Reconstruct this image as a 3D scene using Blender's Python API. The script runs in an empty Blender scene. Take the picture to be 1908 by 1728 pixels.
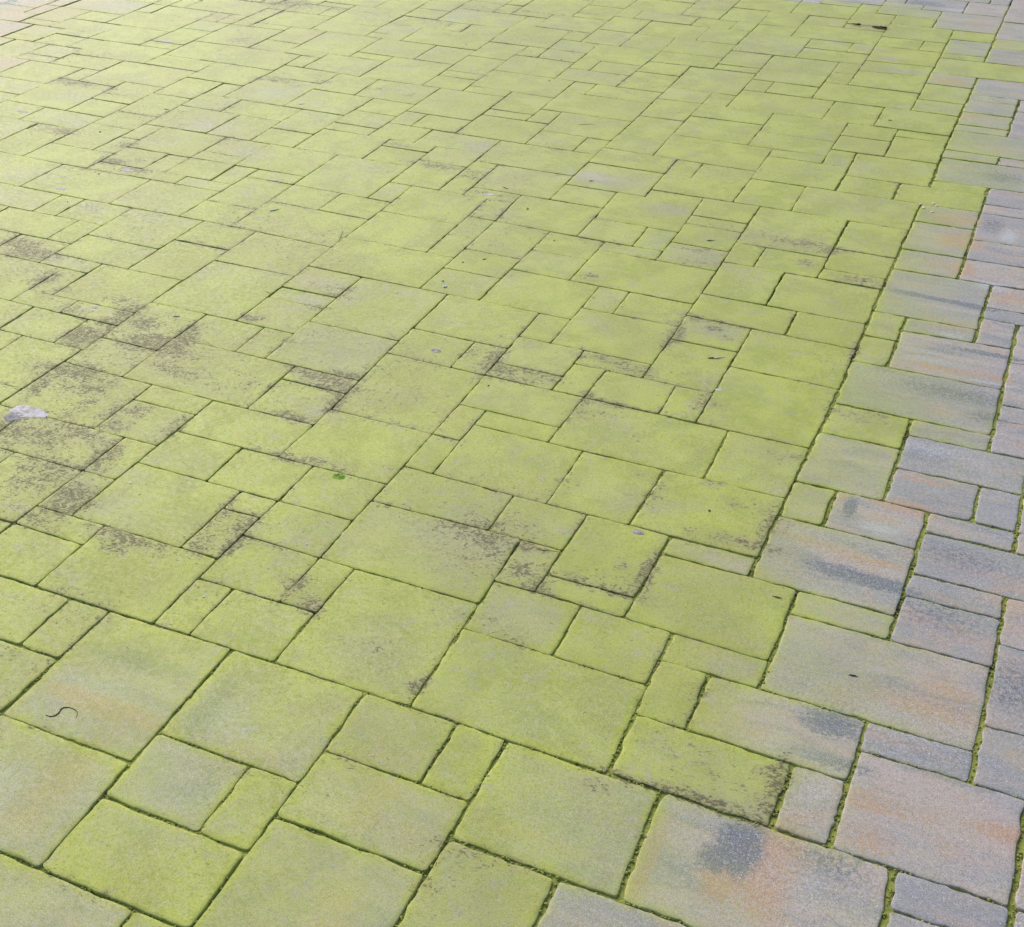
import bpy, bmesh, math, random
import numpy as np
from mathutils import Matrix, Vector, noise as mnoise

S = bpy.context.scene
C = S.collection
R = math.radians

# ------------------------------------------------------------ camera
cd = bpy.data.cameras.new('camera'); cam = bpy.data.objects.new('camera', cd); C.objects.link(cam)
rot = Matrix([[0.9145656, -0.2247191, 0.3362603], [0.4044179, 0.516317, -0.7548926], [-0.0039781, 0.8263885, 0.5630863]])
cam.matrix_world = Matrix.Translation(Vector((1.03908, -2.3327, 1.74))) @ rot.to_4x4()
cd.sensor_fit = 'HORIZONTAL'; cd.sensor_width = 36.0; cd.lens = 44.4769
cd.clip_start = 0.05; cd.clip_end = 500
S.camera = cam
S.render.resolution_x = 1024; S.render.resolution_y = 927

# ------------------------------------------------------------ light
SUN_EL, SUN_AZ = 35.0, 138.0        # azimuth measured in the ground plane from +X, anticlockwise
W = bpy.data.worlds.new('World'); S.world = W; W.use_nodes = True
wn = W.node_tree.nodes; wl = W.node_tree.links
sky = wn.new('ShaderNodeTexSky'); sky.sky_type = 'NISHITA'; sky.sun_disc = False
sky.sun_elevation = R(SUN_EL); sky.sun_rotation = R(90 - SUN_AZ)
sky.air_density = 1.0; sky.dust_density = 2.0; sky.ozone_density = 1.0
bgn = wn['Background']; bgn.inputs['Strength'].default_value = 0.15
wl.new(sky.outputs['Color'], bgn.inputs['Color'])
sd = bpy.data.lights.new('sun', 'SUN'); sd.energy = 2.3; sd.angle = R(42); sd.color = (1.0, 0.985, 0.955)
sun = bpy.data.objects.new('sun', sd); C.objects.link(sun)
sdir = Vector((math.cos(R(SUN_AZ)) * math.cos(R(SUN_EL)), math.sin(R(SUN_AZ)) * math.cos(R(SUN_EL)), math.sin(R(SUN_EL))))
sun.rotation_euler = sdir.to_track_quat('Z', 'Y').to_euler()
S.view_settings.view_transform = 'Standard'; S.view_settings.look = 'None'
S.view_settings.exposure = 0.12; S.view_settings.gamma = 1.0

random.seed(7)
rng = np.random.default_rng(7)

# ------------------------------------------------------------ materials
class NT:
    def __init__(s, name):
        s.m = bpy.data.materials.new(name); s.m.use_nodes = True
        s.n = s.m.node_tree.nodes; s.l = s.m.node_tree.links
        s.bsdf = s.n['Principled BSDF']
        s.geo = s.n.new('ShaderNodeNewGeometry')
    def put(s, sock, v):
        if isinstance(v, bpy.types.NodeSocket): s.l.new(v, sock)
        elif isinstance(v, (tuple, list)) and len(v) == 3 and sock.type == 'RGBA': sock.default_value = (*v, 1)
        else: sock.default_value = v
    def attr(s, name):
        a = s.n.new('ShaderNodeAttribute'); a.attribute_name = name; return a.outputs['Fac']
    def math(s, op, a, b=0.0, c=None, clamp=False):
        n = s.n.new('ShaderNodeMath'); n.operation = op; n.use_clamp = clamp
        s.put(n.inputs[0], a); s.put(n.inputs[1], b)
        if c is not None: s.put(n.inputs[2], c)
        return n.outputs[0]
    def vec(s, scale=(1, 1, 1), shift=None):
        n = s.n.new('ShaderNodeVectorMath'); n.operation = 'MULTIPLY'
        s.l.new(s.geo.outputs['Position'], n.inputs[0]); n.inputs[1].default_value = scale
        out = n.outputs[0]
        if shift is not None:
            cb = s.n.new('ShaderNodeCombineXYZ')
            for i, k in enumerate((1.0, 1.7, 2.3)):
                s.l.new(s.math('MULTIPLY', shift, k), cb.inputs[i])
            a = s.n.new('ShaderNodeVectorMath'); a.operation = 'ADD'
            s.l.new(out, a.inputs[0]); s.l.new(cb.outputs[0], a.inputs[1]); out = a.outputs[0]
        return out
    def noise(s, scale, detail=3, rough=0.55, vec=None, dist=0.0):
        n = s.n.new('ShaderNodeTexNoise'); n.inputs['Scale'].default_value = scale
        n.inputs['Detail'].default_value = detail; n.inputs['Roughness'].default_value = rough
        n.inputs['Distortion'].default_value = dist
        s.l.new(vec if vec is not None else s.vec(), n.inputs['Vector']); return n.outputs['Fac']
    def ramp(s, v, a, b, lo=0.0, hi=1.0, smooth=True):
        n = s.n.new('ShaderNodeMapRange'); n.interpolation_type = 'SMOOTHSTEP' if smooth else 'LINEAR'
        s.put(n.inputs[0], v); n.inputs[1].default_value = a; n.inputs[2].default_value = b
        n.inputs[3].default_value = lo; n.inputs[4].default_value = hi; return n.outputs[0]
    def mix(s, f, a, b, mode='MIX'):
        n = s.n.new('ShaderNodeMix'); n.data_type = 'RGBA'; n.blend_type = mode; n.clamp_factor = True
        s.put(n.inputs[0], f); s.put(n.inputs[6], a); s.put(n.inputs[7], b); return n.outputs[2]
    def bump(s, h, strength, dist, prev=None):
        n = s.n.new('ShaderNodeBump'); n.inputs['Strength'].default_value = strength; n.inputs['Distance'].default_value = dist
        s.put(n.inputs['Height'], h)
        if prev is not None: s.l.new(prev, n.inputs['Normal'])
        return n.outputs[0]

def concrete_material():
    t = NT('algae_covered_concrete')
    seed = t.attr('seed'); moss = t.attr('moss'); edge = t.attr('edge'); stain = t.attr('stain')
    org = t.attr('org'); blu = t.attr('blu'); wht = t.attr('wht'); tint = t.attr('tint')
    sv = t.vec((1, 1, 1), seed)
    streak = t.noise(1.0, 4, 0.55, t.vec((3.2, 17, 5), seed), 0.5)
    cloud = t.noise(7, 4, 0.6, sv, 0.3)
    grain = t.noise(430, 2, 0.75)
    grain2 = t.noise(210, 2, 0.6)
    grain3 = t.noise(75, 3, 0.65)
    # bare concrete: grey, pinkish, bluish blends
    tf = t.math('ADD', t.ramp(streak, 0.35, 0.68), t.math('MULTIPLY', tint, 0.45), clamp=True)
    base = t.mix(tf, (0.320, 0.298, 0.300), (0.480, 0.385, 0.335))
    base = t.mix(t.ramp(cloud, 0.45, 0.75, 0, 0.5), base, (0.40, 0.385, 0.375))
    base = t.mix(t.math('MULTIPLY', t.ramp(t.noise(5.5, 5, 0.65, t.vec((1, 2.4, 1), seed), 0.8), 0.48, 0.66), 0.55), base, (0.52, 0.335, 0.24))
    base = t.mix(t.math('MULTIPLY', t.ramp(t.noise(6.5, 5, 0.65, t.vec((1, 2.6, 1.3), seed), 0.8), 0.52, 0.68), 0.6), base, (0.20, 0.215, 0.24))
    wob = t.math('ADD', t.math('MULTIPLY', streak, 1.3), t.math('MULTIPLY', grain3, 0.7))     # ~1.0 mean
    fine = t.math('MULTIPLY', t.math('SUBTRACT', t.noise(90, 5, 0.75), 0.5), 1.7)
    def patch(a, lo, hi): return t.ramp(t.math('ADD', t.math('MULTIPLY', a, wob), t.math('MULTIPLY', fine, t.ramp(a, 0.02, 0.3))), lo, hi, 0, 0.88)
    base = t.mix(patch(org, 0.06, 0.52), base, (0.50, 0.295, 0.18))
    base = t.mix(patch(blu, 0.08, 0.50), base, (0.11, 0.13, 0.165))
    base = t.mix(patch(wht, 0.10, 0.75), base, (0.52, 0.52, 0.53))
    cell = t.noise(120, 3, 0.7)
    base = t.mix(t.ramp(cell, 0.52, 0.66, 0, 0.38), base, (0.54, 0.52, 0.52))
    base = t.mix(t.ramp(cell, 0.48, 0.34, 0, 0.42), base, (0.20, 0.195, 0.205))
    base = t.mix(t.ramp(grain, 0.53, 0.66, 0, 0.55), base, (0.62, 0.60, 0.60))
    base = t.mix(t.ramp(grain, 0.46, 0.33, 0, 0.7), base, (0.15, 0.145, 0.15))
    base = t.mix(t.ramp(t.noise(300, 1, 0.5), 0.70, 0.76, 0, 0.9), base, (0.85, 0.85, 0.86))
    base = t.mix(t.ramp(grain2, 0.56, 0.75, 0, 0.25), base, (0.16, 0.15, 0.15))
    # algae film
    g1 = t.noise(7, 5, 0.65, None, 0.4); g2 = t.noise(38, 4, 0.65)
    cloud = t.noise(6, 5, 0.65, None, 0.3)
    film = t.mix(t.ramp(g1, 0.38, 0.62), (0.350, 0.392, 0.060), (0.462, 0.508, 0.086))
    film = t.mix(t.ramp(g2, 0.48, 0.70, 0, 0.7), film, (0.50, 0.49, 0.125))
    film = t.mix(t.ramp(t.noise(2.2, 4, 0.6), 0.44, 0.72, 0, 0.50), film, (0.42, 0.375, 0.125))
    film = t.mix(t.ramp(t.noise(1.1, 4, 0.6), 0.44, 0.66, 0, 0.45), film, (0.315, 0.34, 0.062))
    film = t.mix(t.ramp(t.noise(16, 4, 0.6), 0.60, 0.72, 0, 0.45), film, (0.37, 0.52, 0.08))
    film = t.mix(t.ramp(t.noise(150, 4, 0.8), 0.52, 0.66, 0, 0.62), film, (0.205, 0.225, 0.06))
    film = t.mix(t.ramp(t.noise(110, 4, 0.8, t.vec((1, 1, 1), 3.3)), 0.54, 0.68, 0, 0.50), film, (0.53, 0.555, 0.17))
    film = t.mix(t.ramp(grain, 0.53, 0.66, 0, 0.40), film, (0.56, 0.60, 0.23))
    film = t.mix(t.ramp(grain, 0.47, 0.34, 0, 0.45), film, (0.20, 0.215, 0.07))
    # coverage: thin and grainy where moss is low, creeping in from the joints
    creep = t.math('MULTIPLY', t.ramp(t.math('ADD', edge, t.math('MULTIPLY', t.noise(13, 3, 0.6), 0.05)), 0.012, 0.050, 1, 0), t.ramp(moss, 0.02, 0.30, 0.15, 1))
    n1 = t.math('SUBTRACT', t.math('ADD', t.math('MULTIPLY', cloud, 0.55), t.math('ADD', t.math('MULTIPLY', grain2, 0.45), t.math('MULTIPLY', grain3, 0.5))), 0.75)
    cov = t.math('ADD', moss, t.math('MULTIPLY', n1, 0.9))
    cov = t.math('ADD', cov, t.math('MULTIPLY', creep, 0.46))
    thin = t.math('MULTIPLY', t.ramp(t.noise(3.6, 6, 0.68, t.vec((1, 1.5, 1)), 0.7), 0.54, 0.74, 0, 0.22), t.ramp(moss, 0.5, 0.8))
    cov = t.math('SUBTRACT', t.ramp(cov, 0.02, 0.98, 0, 0.97, smooth=False), thin, clamp=True)
    col = t.mix(cov, base, film)
    # worn specks where a little bare stone shows through the film
    worn = t.math('MULTIPLY', t.ramp(t.noise(26, 5, 0.7, sv), 0.53, 0.66), t.ramp(t.noise(4.5, 2, 0.5, sv), 0.42, 0.62))
    col = t.mix(t.math('MULTIPLY', worn, 0.40), col, base)
    # brown dirt stains: soft greyed zone plus crumbly black flecks
    clump = t.noise(26, 4, 0.65, t.vec((0.9, 1.15, 1))); fleck = t.noise(170, 4, 0.75, t.vec((0.7, 1.2, 1)), 0.2); fleck2 = t.noise(70, 3, 0.6)
    sep = t.n.new('ShaderNodeSeparateXYZ'); t.l.new(t.geo.outputs['Position'], sep.inputs[0])
    lft = t.ramp(sep.outputs[0], 0.75, -0.7, 0.35, 1.0)
    amb = t.math('MULTIPLY', t.math('MULTIPLY', t.ramp(t.noise(1.9, 4, 0.6), 0.40, 0.66, 0.03, 0.50), lft), t.ramp(moss, 0.35, 0.8))
    nearj = t.math('MULTIPLY', t.math('MULTIPLY', t.ramp(edge, 0.002, 0.030, 0.42, 0), t.ramp(t.noise(6, 4, 0.65), 0.42, 0.64)), t.ramp(moss, 0.25, 0.7))
    stain = t.math('MINIMUM', t.math('ADD', t.math('MULTIPLY', stain, 0.95), t.math('ADD', t.math('MULTIPLY', amb, 0.85), nearj)), 1.0)
    sz = t.math('ADD', stain, t.math('MULTIPLY', t.math('SUBTRACT', clump, 0.5), 1.3))
    soft = t.math('MULTIPLY', t.ramp(sz, 0.10, 1.0), 0.62)
    col = t.mix(soft, col, (0.37, 0.335, 0.19))
    col = t.mix(t.math('MULTIPLY', t.ramp(sz, 0.50, 1.35), t.ramp(fleck2, 0.42, 0.62, 0, 0.55)), col, (0.235, 0.205, 0.115))
    hard = t.math('ADD', t.math('MULTIPLY', t.math('MINIMUM', sz, 0.95), 0.19), t.math('ADD', t.math('MULTIPLY', fleck, 0.64), t.math('MULTIPLY', fleck2, 0.36)))
    hard = t.math('MULTIPLY', t.ramp(hard, 0.625, 0.745), t.ramp(stain, 0.05, 0.25))
    col = t.mix(t.math('MULTIPLY', hard, 0.80), col, (0.115, 0.098, 0.055))
    vo = t.n.new('ShaderNodeTexVoronoi'); vo.inputs['Scale'].default_value = 42; t.l.new(t.vec(), vo.inputs['Vector'])
    dots = t.math('MULTIPLY', t.ramp(t.math('ADD', vo.outputs['Distance'], t.math('MULTIPLY', fleck, 0.35)), 0.42, 0.22), t.ramp(t.math('ADD', t.noise(11, 3, 0.6), t.math('MULTIPLY', stain, 0.22)), 0.56, 0.68))
    dots = t.math('MULTIPLY', dots, t.ramp(stain, 0.04, 0.35))
    col = t.mix(t.math('MULTIPLY', dots, 0.7), col, (0.12, 0.105, 0.065))
    # thin scatter of tiny dark flecks over mossy slabs
    fl = t.math('MULTIPLY', t.ramp(t.noise(85, 3, 0.6, t.vec((0.55, 1.4, 1))), 0.66, 0.75), t.ramp(moss, 0.3, 0.8))
    fl = t.math('MULTIPLY', fl, t.ramp(t.noise(5, 2, 0.5), 0.40, 0.62, 0.15, 1))
    col = t.mix(t.math('MULTIPLY', fl, 0.75), col, (0.09, 0.085, 0.05))
    # dirt caught along the rims
    rim = t.math('MULTIPLY', t.ramp(edge, 0.001, 0.009, 1, 0), t.ramp(t.noise(34, 4, 0.7), 0.48, 0.68))
    col = t.mix(t.math('MULTIPLY', rim, 0.40), col, (0.10, 0.105, 0.035))
    t.l.new(col, t.bsdf.inputs['Base Color'])
    t.put(t.bsdf.inputs['Roughness'], t.ramp(grain3, 0.3, 0.7, 0.50, 0.66))
    t.bsdf.inputs['Specular IOR Level'].default_value = 0.27
    tc = t.bsdf.inputs.get('Specular Tint')
    t.l.new(t.mix(cov, (1, 1, 1), (1.0, 0.96, 0.38)), tc)
    b = t.bump(grain3, 0.25, 0.0010)
    b = t.bump(grain2, 0.30, 0.0007, b)
    b = t.bump(grain, 0.5, 0.0005, b)
    b = t.bump(hard, 0.6, 0.0015, b)
    t.l.new(b, t.bsdf.inputs['Normal'])
    return t.m

def joint_material():
    t = NT('joint_moss_and_soil')
    mo = t.attr('moss')
    n1 = t.noise(14, 4, 0.6); n2 = t.noise(140, 3, 0.7)
    soil = t.mix(n2, (0.045, 0.038, 0.018), (0.13, 0.115, 0.05))
    ms = t.mix(n2, (0.20, 0.215, 0.045), (0.42, 0.445, 0.11))
    f = t.ramp(t.math('ADD', mo, t.math('MULTIPLY', t.math('SUBTRACT', n1, 0.5), 1.6)), 0.35, 0.65)
    t.l.new(t.mix(f, soil, ms), t.bsdf.inputs['Base Color'])
    t.bsdf.inputs['Roughness'].default_value = 0.95
    t.bsdf.inputs['Specular IOR Level'].default_value = 0.15
    t.l.new(t.bump(n2, 1.0, 0.004), t.bsdf.inputs['Normal'])
    return t.m

def plain(name, a, b, scale=60, rough=0.8, bumpd=0.001):
    t = NT(name); n = t.noise(scale, 4, 0.65)
    t.l.new(t.mix(t.ramp(n, 0.35, 0.65), a, b), t.bsdf.inputs['Base Color'])
    t.bsdf.inputs['Roughness'].default_value = rough; t.bsdf.inputs['Specular IOR Level'].default_value = 0.15
    t.l.new(t.bump(n, 0.7, bumpd), t.bsdf.inputs['Normal'])
    return t.m

MAT = concrete_material(); JOINT = joint_material()
SOIL = plain('garden_soil', (0.012, 0.009, 0.010), (0.06, 0.045, 0.04), 40, 0.95, 0.01)
EDGING = plain('pale_edging_concrete', (0.34, 0.40, 0.28), (0.66, 0.68, 0.58), 30, 0.85, 0.001)
TW = dict(dark=plain('dark_bark', (0.03, 0.022, 0.018), (0.10, 0.07, 0.05), 400),
          brown=plain('brown_bark', (0.16, 0.07, 0.035), (0.30, 0.16, 0.08), 400),
          orange=plain('dry_needle', (0.36, 0.20, 0.03), (0.50, 0.32, 0.07), 400),
          olive=plain('rotting_sprig', (0.05, 0.05, 0.02), (0.13, 0.12, 0.05), 400),
          pale=plain('pale_stem', (0.40, 0.42, 0.25), (0.52, 0.53, 0.36), 400),
          straw=plain('old_straw', (0.33, 0.33, 0.12), (0.50, 0.48, 0.20), 400),
          white=plain('bleached_stalk', (0.62, 0.60, 0.58), (0.85, 0.84, 0.82), 400))
CHIP = plain('white_grit', (0.70, 0.69, 0.64), (0.92, 0.91, 0.86), 300)
SPL = dict(w=plain('chalky_splash', (0.46, 0.42, 0.36), (0.74, 0.67, 0.70), 45, 0.85, 0.0003),
           v=plain('violet_grey_smear', (0.22, 0.20, 0.20), (0.46, 0.41, 0.40), 70, 0.85, 0.0003),
           p=plain('pinkish_fleck', (0.48, 0.42, 0.38), (0.72, 0.65, 0.62), 110, 0.85, 0.0003))
SEED = plain('dark_seed', (0.03, 0.025, 0.015), (0.10, 0.08, 0.04), 300, 0.5)
BERRY = plain('dry_berry', (0.30, 0.08, 0.04), (0.42, 0.16, 0.08), 300, 0.5)
TUFT = plain('bright_moss', (0.42, 0.60, 0.10), (0.52, 0.74, 0.14), 200)
LEAF = plain('dead_leaf', (0.055, 0.035, 0.018), (0.16, 0.10, 0.05), 120, 0.6, 0.002)

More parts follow.
